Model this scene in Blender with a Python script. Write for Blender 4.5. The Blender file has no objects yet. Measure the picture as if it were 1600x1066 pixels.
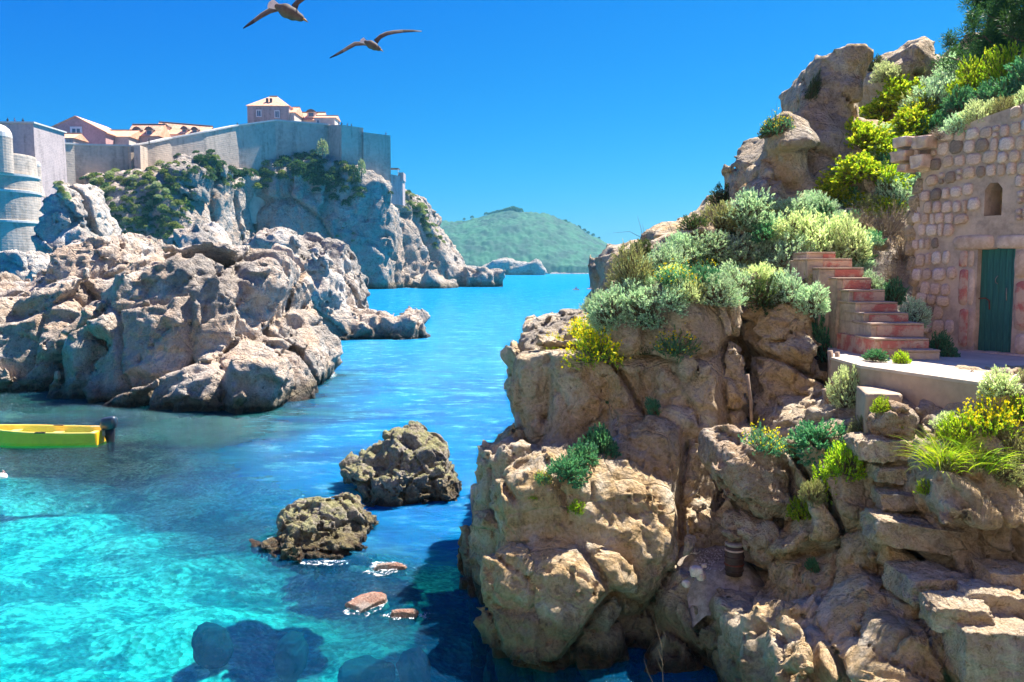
import bpy, bmesh, math, random
import numpy as np
from mathutils import Vector, Matrix
from mathutils.bvhtree import BVHTree

# ------------------------------------------------------------------ camera, light, sky
scene = bpy.context.scene
COL = scene.collection
FPX = 1331.0                      # focal length in pixels of the 1600 px wide photograph
CAMZ = 6.5
PITCH = math.atan(111.0 / FPX)
cam_data = bpy.data.cameras.new('camera')
cam = bpy.data.objects.new('camera', cam_data)
COL.objects.link(cam)
cam.location = (0, 0, CAMZ)
cam.rotation_euler = (math.pi / 2 - PITCH, 0, 0)
cam_data.sensor_width = 36.0
cam_data.lens = 36.0 * FPX / 1600.0
cam_data.clip_start = 0.1
cam_data.clip_end = 30000
scene.camera = cam

SUN_AZ = math.radians(47)         # clockwise from the view direction (+Y)
SUN_EL = math.radians(59)
sun_dir = Vector((math.sin(SUN_AZ) * math.cos(SUN_EL), math.cos(SUN_AZ) * math.cos(SUN_EL), math.sin(SUN_EL)))
sd = bpy.data.lights.new('sun', 'SUN')
sd.energy = 4.9
sd.angle = math.radians(0.5)
sd.color = (1.0, 0.94, 0.84)
sun = bpy.data.objects.new('sun', sd)
sun.rotation_euler = sun_dir.to_track_quat('Z', 'Y').to_euler()
COL.objects.link(sun)

world = bpy.data.worlds.new('World')
scene.world = world
world.use_nodes = True
wn = world.node_tree
wn.nodes.clear()
sky = wn.nodes.new('ShaderNodeTexSky')
sky.sky_type = 'NISHITA'
sky.sun_disc = False
sky.sun_elevation = SUN_EL
sky.sun_rotation = SUN_AZ
sky.air_density = 1.0
sky.dust_density = 0.7
sky.ozone_density = 2.5
# the photograph's sky is a deeply saturated blue: grade each channel of the physical sky by a power
sp_ = wn.nodes.new('ShaderNodeSeparateColor')
cb_ = wn.nodes.new('ShaderNodeCombineColor')
wn.links.new(sky.outputs[0], sp_.inputs[0])
SKY_S = 0.08
SKY_G = 0.15 * 1.23
EXPO = 2 ** 1.52
for ch, (a_, p_, top_) in enumerate(((0.125, 3.7, 0.80), (0.43, 1.40, 1.0), (0.86, 0.50, 1.15))):
    m0 = wn.nodes.new('ShaderNodeMath'); m0.operation = 'MULTIPLY'; m0.inputs[1].default_value = SKY_G
    m1 = wn.nodes.new('ShaderNodeMath'); m1.operation = 'POWER'; m1.inputs[1].default_value = p_
    m2 = wn.nodes.new('ShaderNodeMath'); m2.operation = 'MULTIPLY'; m2.inputs[1].default_value = a_ / (SKY_S * EXPO)
    m3 = wn.nodes.new('ShaderNodeMath'); m3.operation = 'MINIMUM'; m3.inputs[1].default_value = top_ / (SKY_S * EXPO)
    wn.links.new(sp_.outputs[ch], m0.inputs[0]); wn.links.new(m0.outputs[0], m1.inputs[0])
    wn.links.new(m1.outputs[0], m2.inputs[0]); wn.links.new(m2.outputs[0], m3.inputs[0]); wn.links.new(m3.outputs[0], cb_.inputs[ch])
bg = wn.nodes.new('ShaderNodeBackground')
bg.inputs['Strength'].default_value = SKY_S
wo = wn.nodes.new('ShaderNodeOutputWorld')
wn.links.new(cb_.outputs[0], bg.inputs['Color'])
wn.links.new(bg.outputs[0], wo.inputs['Surface'])

vs = scene.view_settings
vs.view_transform = 'Standard'
vs.look = 'None'
vs.gamma = 1.0
vs.use_curve_mapping = False
vs.exposure = 1.52
scene.cycles.max_bounces = 6
scene.cycles.diffuse_bounces = 5
scene.cycles.glossy_bounces = 2
scene.cycles.transmission_bounces = 4
scene.cycles.transparent_max_bounces = 10
scene.cycles.volume_bounces = 0
scene.cycles.caustics_reflective = False
scene.cycles.caustics_refractive = False

rng = np.random.default_rng(7)
random.seed(7)

# ------------------------------------------------------------------ camera geometry helpers
CP, SP = math.cos(PITCH), math.sin(PITCH)

def P(px, py, d):
    """world point seen at pixel (px, py) of the photograph at distance d along the ground (world y = d)"""
    dx = (px - 800) / FPX
    dv = -(py - 533) / FPX
    dy = CP + dv * SP
    dz = -SP + dv * CP
    k = d / dy
    return Vector((dx * k, d, CAMZ + dz * k))

def ray(px, py):
    dv = -(py - 533) / FPX
    return Vector(((px - 800) / FPX, CP + dv * SP, -SP + dv * CP))

def on_z(px, py, z):
    r = ray(px, py)
    t = (z - CAMZ) / r.z
    return Vector((r.x * t, r.y * t, z))

# ------------------------------------------------------------------ object helpers
def tag(o, label=None, cat=None, group=None, kind=None):
    if label: o['label'] = label
    if cat: o['category'] = cat
    if group: o['group'] = group
    if kind: o['kind'] = kind
    return o

def thing(name, loc, label, cat, group=None, rot=(0, 0, 0)):
    o = bpy.data.objects.new(name, None)
    o.empty_display_size = 0.2
    COL.objects.link(o)
    o.location = loc
    o.rotation_euler = rot
    return tag(o, label, cat, group)

def link_mesh(name, me, mats=None, parent=None, loc=None, rot=None):
    o = bpy.data.objects.new(name, me)
    COL.objects.link(o)
    if mats is not None and len(me.materials) == 0:
        for m in (mats if isinstance(mats, (list, tuple)) else [mats]):
            me.materials.append(m)
    if parent is not None: o.parent = parent
    if loc is not None: o.location = loc
    if rot is not None: o.rotation_euler = rot
    return o

def np_mesh(name, verts, faces, smooth=False, matidx=None):
    """verts (n,3); faces (m,k) equal-sized polygons"""
    me = bpy.data.meshes.new(name)
    verts = np.asarray(verts, dtype=np.float32)
    faces = np.asarray(faces, dtype=np.int32)
    n, k = faces.shape
    me.vertices.add(len(verts))
    me.vertices.foreach_set('co', verts.ravel())
    me.loops.add(n * k)
    me.loops.foreach_set('vertex_index', faces.ravel())
    me.polygons.add(n)
    me.polygons.foreach_set('loop_start', np.arange(0, n * k, k, dtype=np.int32))
    if matidx is not None:
        me.polygons.foreach_set('material_index', np.asarray(matidx, dtype=np.int32))
    me.polygons.foreach_set('use_smooth', np.full(n, smooth, dtype=bool))
    me.update(calc_edges=True)
    me.validate()
    return me

def bm_mesh(name, bm, smooth=False):
    me = bpy.data.meshes.new(name)
    bm.normal_update()
    bm.to_mesh(me)
    bm.free()
    if smooth:
        me.polygons.foreach_set('use_smooth', np.ones(len(me.polygons), dtype=bool))
    return me

def bm_box(bm, c, s, rotz=0.0, bevel=0.0, mat=None):
    r = bmesh.ops.create_cube(bm, size=1.0)
    vs_ = r['verts']
    M = Matrix.Translation(c) @ Matrix.Rotation(rotz, 4, 'Z') @ Matrix.Diagonal((s[0], s[1], s[2], 1))
    bmesh.ops.transform(bm, matrix=M, verts=vs_)
    if bevel > 0:
        es = list({e for v in vs_ for e in v.link_edges})
        bmesh.ops.bevel(bm, geom=es, offset=bevel, segments=2, affect='EDGES', profile=0.6)
    return vs_

def bm_tube(bm, pts, rad, n=6, cap=True):
    rings = []
    pts = [Vector(p) for p in pts]
    for i, p in enumerate(pts):
        t = (pts[min(i + 1, len(pts) - 1)] - pts[max(i - 1, 0)]).normalized()
        a = t.cross(Vector((0.13, 0.31, 0.94)))
        if a.length < 1e-3: a = t.cross(Vector((1, 0, 0)))
        a.normalize(); b = t.cross(a)
        r = rad[i] if hasattr(rad, '__len__') else rad
        rings.append([bm.verts.new(p + (a * math.cos(2 * math.pi * k / n) + b * math.sin(2 * math.pi * k / n)) * r) for k in range(n)])
    for i in range(len(rings) - 1):
        for k in range(n):
            bm.faces.new((rings[i][k], rings[i][(k + 1) % n], rings[i + 1][(k + 1) % n], rings[i + 1][k]))
    if cap:
        bm.faces.new(rings[0][::-1]); bm.faces.new(rings[-1])

def bm_lathe(bm, prof, n=20, center=(0, 0, 0)):
    rings = []
    for r, z in prof:
        rings.append([bm.verts.new((center[0] + r * math.cos(2 * math.pi * k / n), center[1] + r * math.sin(2 * math.pi * k / n), center[2] + z)) for k in range(n)])
    for i in range(len(rings) - 1):
        for k in range(n):
            bm.faces.new((rings[i][k], rings[i][(k + 1) % n], rings[i + 1][(k + 1) % n], rings[i + 1][k]))
    bm.faces.new(rings[0][::-1]); bm.faces.new(rings[-1])
    bmesh.ops.recalc_face_normals(bm, faces=bm.faces)

# ------------------------------------------------------------------ vectorised noise
def _hash(ix, iy, iz, seed):
    h = (ix.astype(np.uint32) * np.uint32(374761393)) ^ (iy.astype(np.uint32) * np.uint32(668265263)) ^ (iz.astype(np.uint32) * np.uint32(2147483647 - 1013904222)) ^ np.uint32((seed * 362437 + 12345) & 0xffffffff)
    h = (h ^ (h >> np.uint32(13))) * np.uint32(1274126177)
    h = (h ^ (h >> np.uint32(16))) * np.uint32(2246822519)
    return h ^ (h >> np.uint32(15))

def _h01(*a):
    return (_hash(*a) & np.uint32(0xffffff)).astype(np.float32) / np.float32(16777215.0)

def vnoise(p, seed=0):
    i = np.floor(p).astype(np.int32)
    f = (p - i).astype(np.float32)
    u = f * f * f * (f * (f * 6 - 15) + 10)
    out = 0
    for dx in (0, 1):
        wx = u[:, 0] if dx else 1 - u[:, 0]
        for dy in (0, 1):
            wy = u[:, 1] if dy else 1 - u[:, 1]
            for dz in (0, 1):
                wz = u[:, 2] if dz else 1 - u[:, 2]
                out = out + wx * wy * wz * _h01(i[:, 0] + dx, i[:, 1] + dy, i[:, 2] + dz, seed)
    return out * 2 - 1

def fbm(p, octv=4, seed=0, gain=0.5, ridged=False):
    a, s, tot = 1.0, 0.0, 0.0
    q = p.astype(np.float32)
    for k in range(octv):
        n = vnoise(q, seed + k * 17)
        if ridged: n = 1 - 2 * np.abs(n)
        s = s + n * a
        tot += a
        a *= gain
        q = q * 2.03 + 11.3
    return s / tot

def worley(p, seed=0):
    """returns F1, F2, facet value (random offset + random tilt) of the nearest cell"""
    i = np.floor(p).astype(np.int32)
    n = len(p)
    f1 = np.full(n, 9.0, np.float32); f2 = np.full(n, 9.0, np.float32)
    val = np.zeros(n, np.float32)
    for dx in (-1, 0, 1):
        for dy in (-1, 0, 1):
            for dz in (-1, 0, 1):
                cx, cy, cz = i[:, 0] + dx, i[:, 1] + dy, i[:, 2] + dz
                h = _hash(cx, cy, cz, seed)
                ox = cx + 0.12 + 0.76 * (h & np.uint32(1023)).astype(np.float32) / 1023
                oy = cy + 0.12 + 0.76 * ((h >> np.uint32(10)) & np.uint32(1023)).astype(np.float32) / 1023
                oz = cz + 0.12 + 0.76 * ((h >> np.uint32(20)) & np.uint32(1023)).astype(np.float32) / 1023
                h2 = (h ^ np.uint32(0x9e3779b9)) * np.uint32(2654435761)
                h2 = h2 ^ (h2 >> np.uint32(15))
                vx, vy, vz = p[:, 0] - ox, p[:, 1] - oy, p[:, 2] - oz
                d = np.sqrt(vx * vx + vy * vy + vz * vz).astype(np.float32)
                tx = (h2 & np.uint32(255)).astype(np.float32) / 127.5 - 1
                ty = ((h2 >> np.uint32(8)) & np.uint32(255)).astype(np.float32) / 127.5 - 1
                tz = ((h2 >> np.uint32(16)) & np.uint32(255)).astype(np.float32) / 127.5 - 1
                rv = ((h2 >> np.uint32(24)) & np.uint32(255)).astype(np.float32) / 127.5 - 1
                v = 0.5 * rv + 1.5 * (vx * tx + vy * ty + vz * tz)
                m = d < f1
                f2 = np.where(m, f1, np.minimum(f2, d))
                val = np.where(m, v, val)
                f1 = np.where(m, d, f1)
    return f1, f2, val

# ------------------------------------------------------------------ rocks from signed distances
def poly_sdf(x, z, pts):
    d = np.full(x.shape, 1e9, np.float32)
    s = np.ones(x.shape, np.float32)
    n = len(pts)
    for i in range(n):
        ax, az = pts[i]; bx, bz = pts[i - 1]
        ex, ez = bx - ax, bz - az
        wx, wz = x - ax, z - az
        t = np.clip((wx * ex + wz * ez) / (ex * ex + ez * ez + 1e-9), 0, 1)
        qx, qz = wx - ex * t, wz - ez * t
        d = np.minimum(d, qx * qx + qz * qz)
        c1 = z >= az; c2 = z < bz; c3 = ex * wz > ez * wx
        flip = (c1 & c2 & c3) | (~c1 & ~c2 & ~c3)
        s = np.where(flip, -s, s)
    return s * np.sqrt(d)

def smax(a, b, k):
    h = np.clip(0.5 + 0.5 * (a - b) / k, 0, 1)
    return b + (a - b) * h + k * h * (1 - h)

def smin(a, b, k):
    return -smax(-a, -b, k)

class Poly:
    """a slab of rock: outline given as pixels at distance d, thickness T going back; tz / tx lean its front face"""
    def __init__(s, pix, d, T, k=0.4, tz=0.0, tx=0.0, tb=0.0, bulge=0.0):
        pts = [P(a, b, d) for a, b in pix]
        s.pts = [(p.x, p.z) for p in pts]
        s.d, s.T, s.k, s.tz, s.tx, s.tb, s.bulge = d, T, k, tz, tx, tb, bulge
        xs = [p[0] for p in s.pts]; zs = [p[1] for p in s.pts]
        s.xc, s.zc = (min(xs) + max(xs)) / 2, (min(zs) + max(zs)) / 2
        lean = abs(tz) * (max(zs) - min(zs)) / 2 + abs(tx) * (max(xs) - min(xs)) / 2
        s.r = max(0.1, min(max(xs) - min(xs), max(zs) - min(zs)) / 2)
        s.bb = (min(xs), max(xs), d - lean - abs(bulge), d + T + lean, min(zs), max(zs))
    def ev(s, x, y, z):
        a = poly_sdf(x, z, s.pts)
        yf = s.d + s.tz * (z - s.zc) + s.tx * (x - s.xc)
        if s.bulge: yf = yf - s.bulge * np.sqrt(np.clip(-a / s.r, 0, 1))
        q = 1 / math.sqrt(1 + s.tz ** 2 + s.tx ** 2)
        b = (yf - y) * q
        c = y - (s.d + s.T)
        return smax(smax(a, b, s.k), c, s.k)

class Ell:
    """rounded boulder: pixel centre, distance, half sizes in pixels, half depth in metres, roll in degrees"""
    def __init__(s, px, py, d, rx, ry, rd, roll=0, n=2.6, yaw=0):
        s.c = P(px, py, d)
        s.rad = np.array([rx / FPX * d, rd, ry / FPX * d])
        s.M = (Matrix.Rotation(math.radians(yaw), 3, 'Z') @ Matrix.Rotation(math.radians(roll), 3, 'Y')).transposed()
        s.n = n
        m = max(s.rad)
        s.bb = (s.c.x - m, s.c.x + m, s.c.y - m, s.c.y + m, s.c.z - m, s.c.z + m)
    def ev(s, x, y, z):
        vx, vy, vz = x - s.c.x, y - s.c.y, z - s.c.z
        M = s.M
        a = np.abs(M[0][0] * vx + M[0][1] * vy + M[0][2] * vz) / s.rad[0]
        b = np.abs(M[1][0] * vx + M[1][1] * vy + M[1][2] * vz) / s.rad[1]
        c = np.abs(M[2][0] * vx + M[2][1] * vy + M[2][2] * vz) / s.rad[2]
        l = (a ** s.n + b ** s.n + c ** s.n + 1e-9) ** (1 / s.n)
        return (l - 1) * float(min(s.rad))

def surface_nets(S, org, h):
    neg = S < 0
    nx, ny, nz = S.shape
    cnt = np.zeros((nx - 1, ny - 1, nz - 1), np.uint8)
    for dx in (0, 1):
        for dy in (0, 1):
            for dz in (0, 1):
                cnt += neg[dx:nx - 1 + dx, dy:ny - 1 + dy, dz:nz - 1 + dz]
    act = (cnt > 0) & (cnt < 8)
    idx = np.argwhere(act)
    ids = np.full(act.shape, -1, np.int32)
    ids[act] = np.arange(len(idx), dtype=np.int32)
    corners = [(a, b, c) for a in (0, 1) for b in (0, 1) for c in (0, 1)]
    val = {c: S[idx[:, 0] + c[0], idx[:, 1] + c[1], idx[:, 2] + c[2]] for c in corners}
    acc = np.zeros((len(idx), 3), np.float32); num = np.zeros(len(idx), np.float32)
    for a in corners:
        for ax in range(3):
            if a[ax] == 0:
                b = list(a); b[ax] = 1; b = tuple(b)
                va, vb = val[a], val[b]
                m = (va < 0) != (vb < 0)
                t = np.where(m, va / np.where(m, va - vb, 1), 0)
                p = np.empty((len(idx), 3), np.float32)
                p[:] = a
                p[:, ax] = t
                acc += p * m[:, None]
                num += m
    verts = (idx + acc / num[:, None]) * h + np.asarray(org)
    faces = []
    for ax in range(3):
        o1, o2 = [(1, 2), (2, 0), (0, 1)][ax]
        sl0 = [slice(None)] * 3; sl1 = [slice(None)] * 3
        sl0[ax] = slice(0, -1); sl1[ax] = slice(1, None)
        na, nb = neg[tuple(sl0)], neg[tuple(sl1)]
        e = np.argwhere(na != nb)
        e = e[(e[:, o1] > 0) & (e[:, o2] > 0) & (e[:, o1] < S.shape[o1] - 1) & (e[:, o2] < S.shape[o2] - 1)]
        ina = na[e[:, 0], e[:, 1], e[:, 2]]
        q = []
        for (u, v) in ((-1, -1), (0, -1), (0, 0), (-1, 0)):
            c = e.copy(); c[:, o1] += u; c[:, o2] += v
            q.append(ids[c[:, 0], c[:, 1], c[:, 2]])
        q = np.stack(q, 1)
        q[~ina] = q[~ina][:, ::-1]
        faces.append(q)
    faces = np.concatenate(faces)
    return verts, faces[(faces >= 0).all(1)]

def upsample2(A):
    for ax in range(3):
        n = A.shape[ax]
        shp = list(A.shape); shp[ax] = 2 * n - 1
        B = np.empty(shp, np.float32)
        s = [slice(None)] * 3
        s[ax] = slice(0, None, 2); B[tuple(s)] = A
        a0 = [slice(None)] * 3; a1 = [slice(None)] * 3
        a0[ax] = slice(0, -1); a1[ax] = slice(1, None)
        s[ax] = slice(1, None, 2); B[tuple(s)] = 0.5 * (A[tuple(a0)] + A[tuple(a1)])
        A = B
    return A

def rock_mesh(name, prims, h, seed=1, scales=((2.2, 0.16), (0.8, 0.16), (0.3, 0.14)), crack=0.05,
              rough=0.5, squash=(1, 1, 1), blend=0.12, warp=0.5, zmin=-2.0, box=None, yshear=0.0, cut=None, lean=0.35):
    """union of prims -> faceted, cracked limestone surface"""
    bb = [min(p.bb[0] for p in prims), max(p.bb[1] for p in prims), min(p.bb[2] for p in prims), max(p.bb[3] for p in prims),
          min(p.bb[4] for p in prims), max(p.bb[5] for p in prims)]
    m = scales[0][0] * 0.35 + 4 * h
    lo = np.array([bb[0] - m, bb[2] - m, max(bb[4] - m, zmin - 0.4)]); hi = np.array([bb[1] + m, bb[3] + m, bb[5] + m])
    if box is not None:
        lo = np.maximum(lo, box[0]); hi = np.minimum(hi, box[1])
    H = 2 * h
    n = np.ceil((hi - lo) / H).astype(int) + 1
    gx = (lo[0] + np.arange(n[0]) * H).astype(np.float32); gy = (lo[1] + np.arange(n[1]) * H).astype(np.float32); gz = (lo[2] + np.arange(n[2]) * H).astype(np.float32)
    S = np.full(n, 1e3, np.float32)
    R = scales[0][0] * 0.6 + 4 * h
    for p in prims:
        i0 = np.maximum(0, np.floor((np.array([p.bb[0], p.bb[2], p.bb[4]]) - R - lo) / H).astype(int))
        i1 = np.minimum(n, np.ceil((np.array([p.bb[1], p.bb[3], p.bb[5]]) + R - lo) / H).astype(int) + 1)
        if (i1 <= i0).any(): continue
        X, Y, Z = np.meshgrid(gx[i0[0]:i1[0]], gy[i0[1]:i1[1]], gz[i0[2]:i1[2]], indexing='ij')
        v = p.ev(X, Y, Z).astype(np.float32)
        sl = tuple(slice(a, b) for a, b in zip(i0, i1))
        S[sl] = smin(S[sl], v, blend)
    if cut is not None:
        X, Y, Z = np.meshgrid(gx, gy, gz, indexing='ij')
        for c in cut:
            S = smax(S, -c.ev(X, Y, Z), blend)
    S = upsample2(S)
    amp = sum(s * a for s, a in scales) * 0.9 + crack + 2.5 * h
    band = np.argwhere(np.abs(S) < amp)
    q = (band * h + lo).astype(np.float32)
    sv = S[band[:, 0], band[:, 1], band[:, 2]]
    sq = np.array(squash, np.float32)
    w = q / scales[0][0] * 1.2
    wv = np.stack([fbm(w + 31, 2, seed + 5), fbm(w + 71, 2, seed + 6), fbm(w + 17, 2, seed + 7)], 1)
    qq = q + wv * warp * scales[0][0] * 0.5
    qq[:, 0] += lean * qq[:, 2]          # tilted bedding
    disp = np.zeros(len(q), np.float32)
    for k, (s, a) in enumerate(scales):
        ps = qq / s * sq + seed * 3.1
        f1, f2, v = worley(ps, seed + 40 * k)
        e = f2 - f1
        disp += v * a * s
        disp += crack * s * np.exp(-(e / 0.045) ** 2) * (1.0 if k < 2 else 0.6) * 2.4
        # break the facet borders so they are not knife-sharp everywhere
        qq = qq + wv[:, [1, 2, 0]] * s * 0.07
    fb = fbm((q + wv * h * 4) / (h * 6.5) * np.array([1, 1, 1.5], np.float32), 3, seed + 90, 0.65, ridged=True)
    fb2 = fbm(q / (scales[-1][0] * 1.3), 3, seed + 95, 0.6)
    disp += -rough * (fb * h * 1.25 + fb2 * scales[-1][0] * 0.22)
    S[band[:, 0], band[:, 1], band[:, 2]] = sv + disp
    # close the block at the border of the grid
    S[0] = S[-1] = np.maximum(S[0], h); S[:, 0] = np.maximum(S[:, 0], h); S[:, -1] = np.maximum(S[:, -1], h)
    S[0] = np.maximum(S[0], h); S[-1] = np.maximum(S[-1], h)
    S[:, :, 0] = np.maximum(S[:, :, 0], h); S[:, :, -1] = np.maximum(S[:, :, -1], h)
    v, f = surface_nets(S, lo, h)
    # drop small loose crumbs: keep the biggest pieces (cheap label propagation on vertices)
    lab = np.arange(len(v))
    for _ in range(30):
        m_ = lab[f].min(1)
        new = lab.copy()
        for c in range(4): np.minimum.at(new, f[:, c], m_)
        new = new[new]
        if (new == lab).all(): break
        lab = new
    cnt = np.bincount(lab, minlength=len(v))
    keep = cnt[lab] > max(60, 0.01 * len(v))
    f = f[keep[f].all(1)]
    used = np.zeros(len(v), bool); used[f.ravel()] = True
    remap = np.cumsum(used) - 1
    return np_mesh(name, v[used], remap[f], smooth=True)
# ------------------------------------------------------------------ materials
class NT:
    def __init__(s, name):
        s.m = bpy.data.materials.new(name); s.m.use_nodes = True
        s.t = s.m.node_tree; s.t.nodes.clear()
        s.out = s.t.nodes.new('ShaderNodeOutputMaterial')
    def n(s, typ, **kw):
        nd = s.t.nodes.new('ShaderNode' + typ)
        for k, v in kw.items():
            if k in nd.inputs.keys() or isinstance(k, int): s.set(nd, k, v)
            else: setattr(nd, k, v)
        return nd
    def set(s, nd, k, v):
        if isinstance(v, bpy.types.NodeSocket): s.t.links.new(v, nd.inputs[k])
        else: nd.inputs[k].default_value = v
    def l(s, a, b): s.t.links.new(a, b)
    def noise(s, vec, scale, detail=4, rough=0.55, dist=0.0):
        nd = s.n('TexNoise'); s.l(vec, nd.inputs['Vector'])
        nd.inputs['Scale'].default_value = scale; nd.inputs['Detail'].default_value = detail
        nd.inputs['Roughness'].default_value = rough; nd.inputs['Distortion'].default_value = dist
        return nd.outputs['Fac']
    def scaled(s, vec, sc):
        nd = s.n('VectorMath', operation='MULTIPLY'); s.l(vec, nd.inputs[0]); nd.inputs[1].default_value = sc
        return nd.outputs[0]
    def math(s, op, a, b=0.0, clamp=False):
        nd = s.n('Math', operation=op); nd.use_clamp = clamp
        s.set(nd, 0, a); s.set(nd, 1, b)
        return nd.outputs[0]
    def step(s, x, a, b, lo=0.0, hi=1.0):
        nd = s.n('MapRange'); nd.interpolation_type = 'SMOOTHSTEP'
        s.set(nd, 0, x); nd.inputs[1].default_value = a; nd.inputs[2].default_value = b
        nd.inputs[3].default_value = lo; nd.inputs[4].default_value = hi
        return nd.outputs[0]
    def mix(s, fac, a, b, mode='MIX'):
        nd = s.n('Mix', data_type='RGBA', blend_type=mode)
        s.set(nd, 0, fac)
        for k, v in ((6, a), (7, b)):
            if isinstance(v, bpy.types.NodeSocket): s.l(v, nd.inputs[k])
            else: nd.inputs[k].default_value = (*v, 1) if len(v) == 3 else v
        return nd.outputs[2]
    def ramp(s, x, stops):
        nd = s.n('ValToRGB'); s.l(x, nd.inputs[0])
        e = nd.color_ramp.elements
        while len(e) < len(stops): e.new(0.5)
        for el, (p, c) in zip(e, stops): el.position = p; el.color = (*c, 1)
        return nd.outputs[0]
    def bump(s, h, strength, dist, nrm=None):
        nd = s.n('Bump'); s.l(h, nd.inputs['Height'])
        nd.inputs['Strength'].default_value = strength; nd.inputs['Distance'].default_value = dist
        if nrm is not None: s.l(nrm, nd.inputs['Normal'])
        return nd.outputs[0]
    def principled(s, col, rough=0.8, nrm=None, **kw):
        nd = s.n('BsdfPrincipled')
        if isinstance(col, bpy.types.NodeSocket): s.l(col, nd.inputs['Base Color'])
        else: nd.inputs['Base Color'].default_value = (*col, 1)
        s.set(nd, 'Roughness', rough)
        if nrm is not None: s.l(nrm, nd.inputs['Normal'])
        for k, v in kw.items(): s.set(nd, k.replace('_', ' '), v)
        s.l(nd.outputs[0], s.out.inputs['Surface'])
        return nd
    def pos(s): return s.n('NewGeometry').outputs['Position']
    def sep(s, v):
        nd = s.n('SeparateXYZ'); s.l(v, nd.inputs[0]); return nd.outputs

GREY = (0.46, 0.41, 0.36)
def rock_mat(name, ca, cb, cc, dark, U=1.0, tide=0.0, moss=0.0, streak=0.5, bumpk=1.0, green=0.0):
    """limestone: ca main, cb pale, cc ochre stain, dark = dark weathering; U = size unit in metres"""
    t = NT(name); p = t.pos()
    n1 = t.noise(p, 0.55 / U, 5, 0.6, 0.4)
    n2 = t.noise(p, 1.7 / U, 6, 0.65, 0.2)
    n3 = t.noise(p, 7.0 / U, 8, 0.72, 0.0)
    n4 = t.noise(t.scaled(p, (1.6, 1.6, 0.45)), 1.1 / U, 5, 0.65, 0.8)
    n5 = t.noise(p, 28.0 / U, 5, 0.7)
    col = t.mix(t.step(n1, 0.40, 0.58), ca, cc)
    col = t.mix(t.step(n2, 0.48, 0.66), col, cb)
    col = t.mix(t.math('MULTIPLY', t.step(n4, 0.52, 0.68), streak), col, dark)
    col = t.mix(t.step(n3, 0.3, 0.8, 0.0, 0.55), col, t.mix(0.5, cb, (0.75, 0.7, 0.62)))
    col = t.mix(t.step(n3, 0.47, 0.30, 0.0, 0.8), col, dark)
    fine = t.mix(t.step(n5, 0.3, 0.7), (0.86, 0.86, 0.86), (1.12, 1.12, 1.12))
    col = t.mix(1.0, col, fine, 'MULTIPLY')
    vor = t.n('TexVoronoi', feature='DISTANCE_TO_EDGE'); 
    wv = t.n('VectorMath', operation='ADD'); t.l(p, wv.inputs[0])
    nz = t.n('TexNoise'); t.l(p, nz.inputs['Vector']); nz.inputs['Scale'].default_value = 1.6 / U; nz.inputs['Detail'].default_value = 4
    sc_ = t.n('VectorMath', operation='SCALE'); t.l(nz.outputs['Color'], sc_.inputs[0]); sc_.inputs['Scale'].default_value = 0.28 * U
    t.l(sc_.outputs[0], wv.inputs[1]); t.l(wv.outputs[0], vor.inputs['Vector']); vor.inputs['Scale'].default_value = 1.5 / U
    crack = t.step(vor.outputs['Distance'], 0.0, 0.03)
    v2 = t.n('TexVoronoi', feature='F1'); t.l(wv.outputs[0], v2.inputs['Vector']); v2.inputs['Scale'].default_value = 5.5 / U
    v3 = t.n('TexVoronoi', feature='F1'); t.l(wv.outputs[0], v3.inputs['Vector']); v3.inputs['Scale'].default_value = 17.0 / U
    grey = t.noise(p, 0.32 / U, 4, 0.6, 0.8)
    col = t.mix(t.step(grey, 0.50, 0.64, 0.0, 0.8), col, t.mix(t.step(n3, 0.35, 0.65), tuple(0.5 * k for k in GREY), GREY))
    x, y, z = t.sep(p)
    if moss:
        nrm = t.n('NewGeometry').outputs['Normal']
        up = t.sep(nrm)[2]
        mm = t.math('MULTIPLY', t.step(t.math('ADD', n2, t.math('MULTIPLY', up, 0.25)), 0.60, 0.74), moss)
        gcol = t.mix(t.step(n3, 0.35, 0.65), (0.10, 0.12, 0.015), (0.34, 0.33, 0.05))
        col = t.mix(mm, col, gcol)
    if green:
        mm = t.math('MULTIPLY', t.step(n1, 0.50, 0.62), green)
        col = t.mix(mm, col, (0.06, 0.11, 0.04))
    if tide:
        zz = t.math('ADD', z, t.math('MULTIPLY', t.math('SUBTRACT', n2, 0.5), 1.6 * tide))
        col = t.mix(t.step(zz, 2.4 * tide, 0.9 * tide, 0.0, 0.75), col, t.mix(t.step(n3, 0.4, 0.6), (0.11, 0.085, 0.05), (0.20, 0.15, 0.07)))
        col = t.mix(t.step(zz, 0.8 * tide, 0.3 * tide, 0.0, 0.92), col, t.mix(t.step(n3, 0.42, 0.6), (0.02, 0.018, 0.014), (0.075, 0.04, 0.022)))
    hgt = t.math('ADD', t.math('MULTIPLY', n3, 0.6), t.math('MULTIPLY', n5, 0.22))
    hgt = t.math('ADD', hgt, t.math('MULTIPLY', crack, 0.16))
    ridg = t.math('ABSOLUTE', t.math('SUBTRACT', t.noise(p, 3.2 / U, 7, 0.62, 0.1), 0.5))
    hgt = t.math('ADD', hgt, t.math('MULTIPLY', ridg, 0.45))
    hgt = t.math('ADD', hgt, t.math('MULTIPLY', v2.outputs['Distance'], -0.55))
    hgt = t.math('ADD', hgt, t.math('MULTIPLY', v3.outputs['Distance'], -0.22))
    nb = t.bump(hgt, 1.0, 0.20 * U * bumpk)
    rough = t.step(z, 0.25, 0.7, 0.35, 0.9) if tide else 0.9
    t.principled(col, rough, nb, Specular_IOR_Level=0.25)
    return t.m

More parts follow.
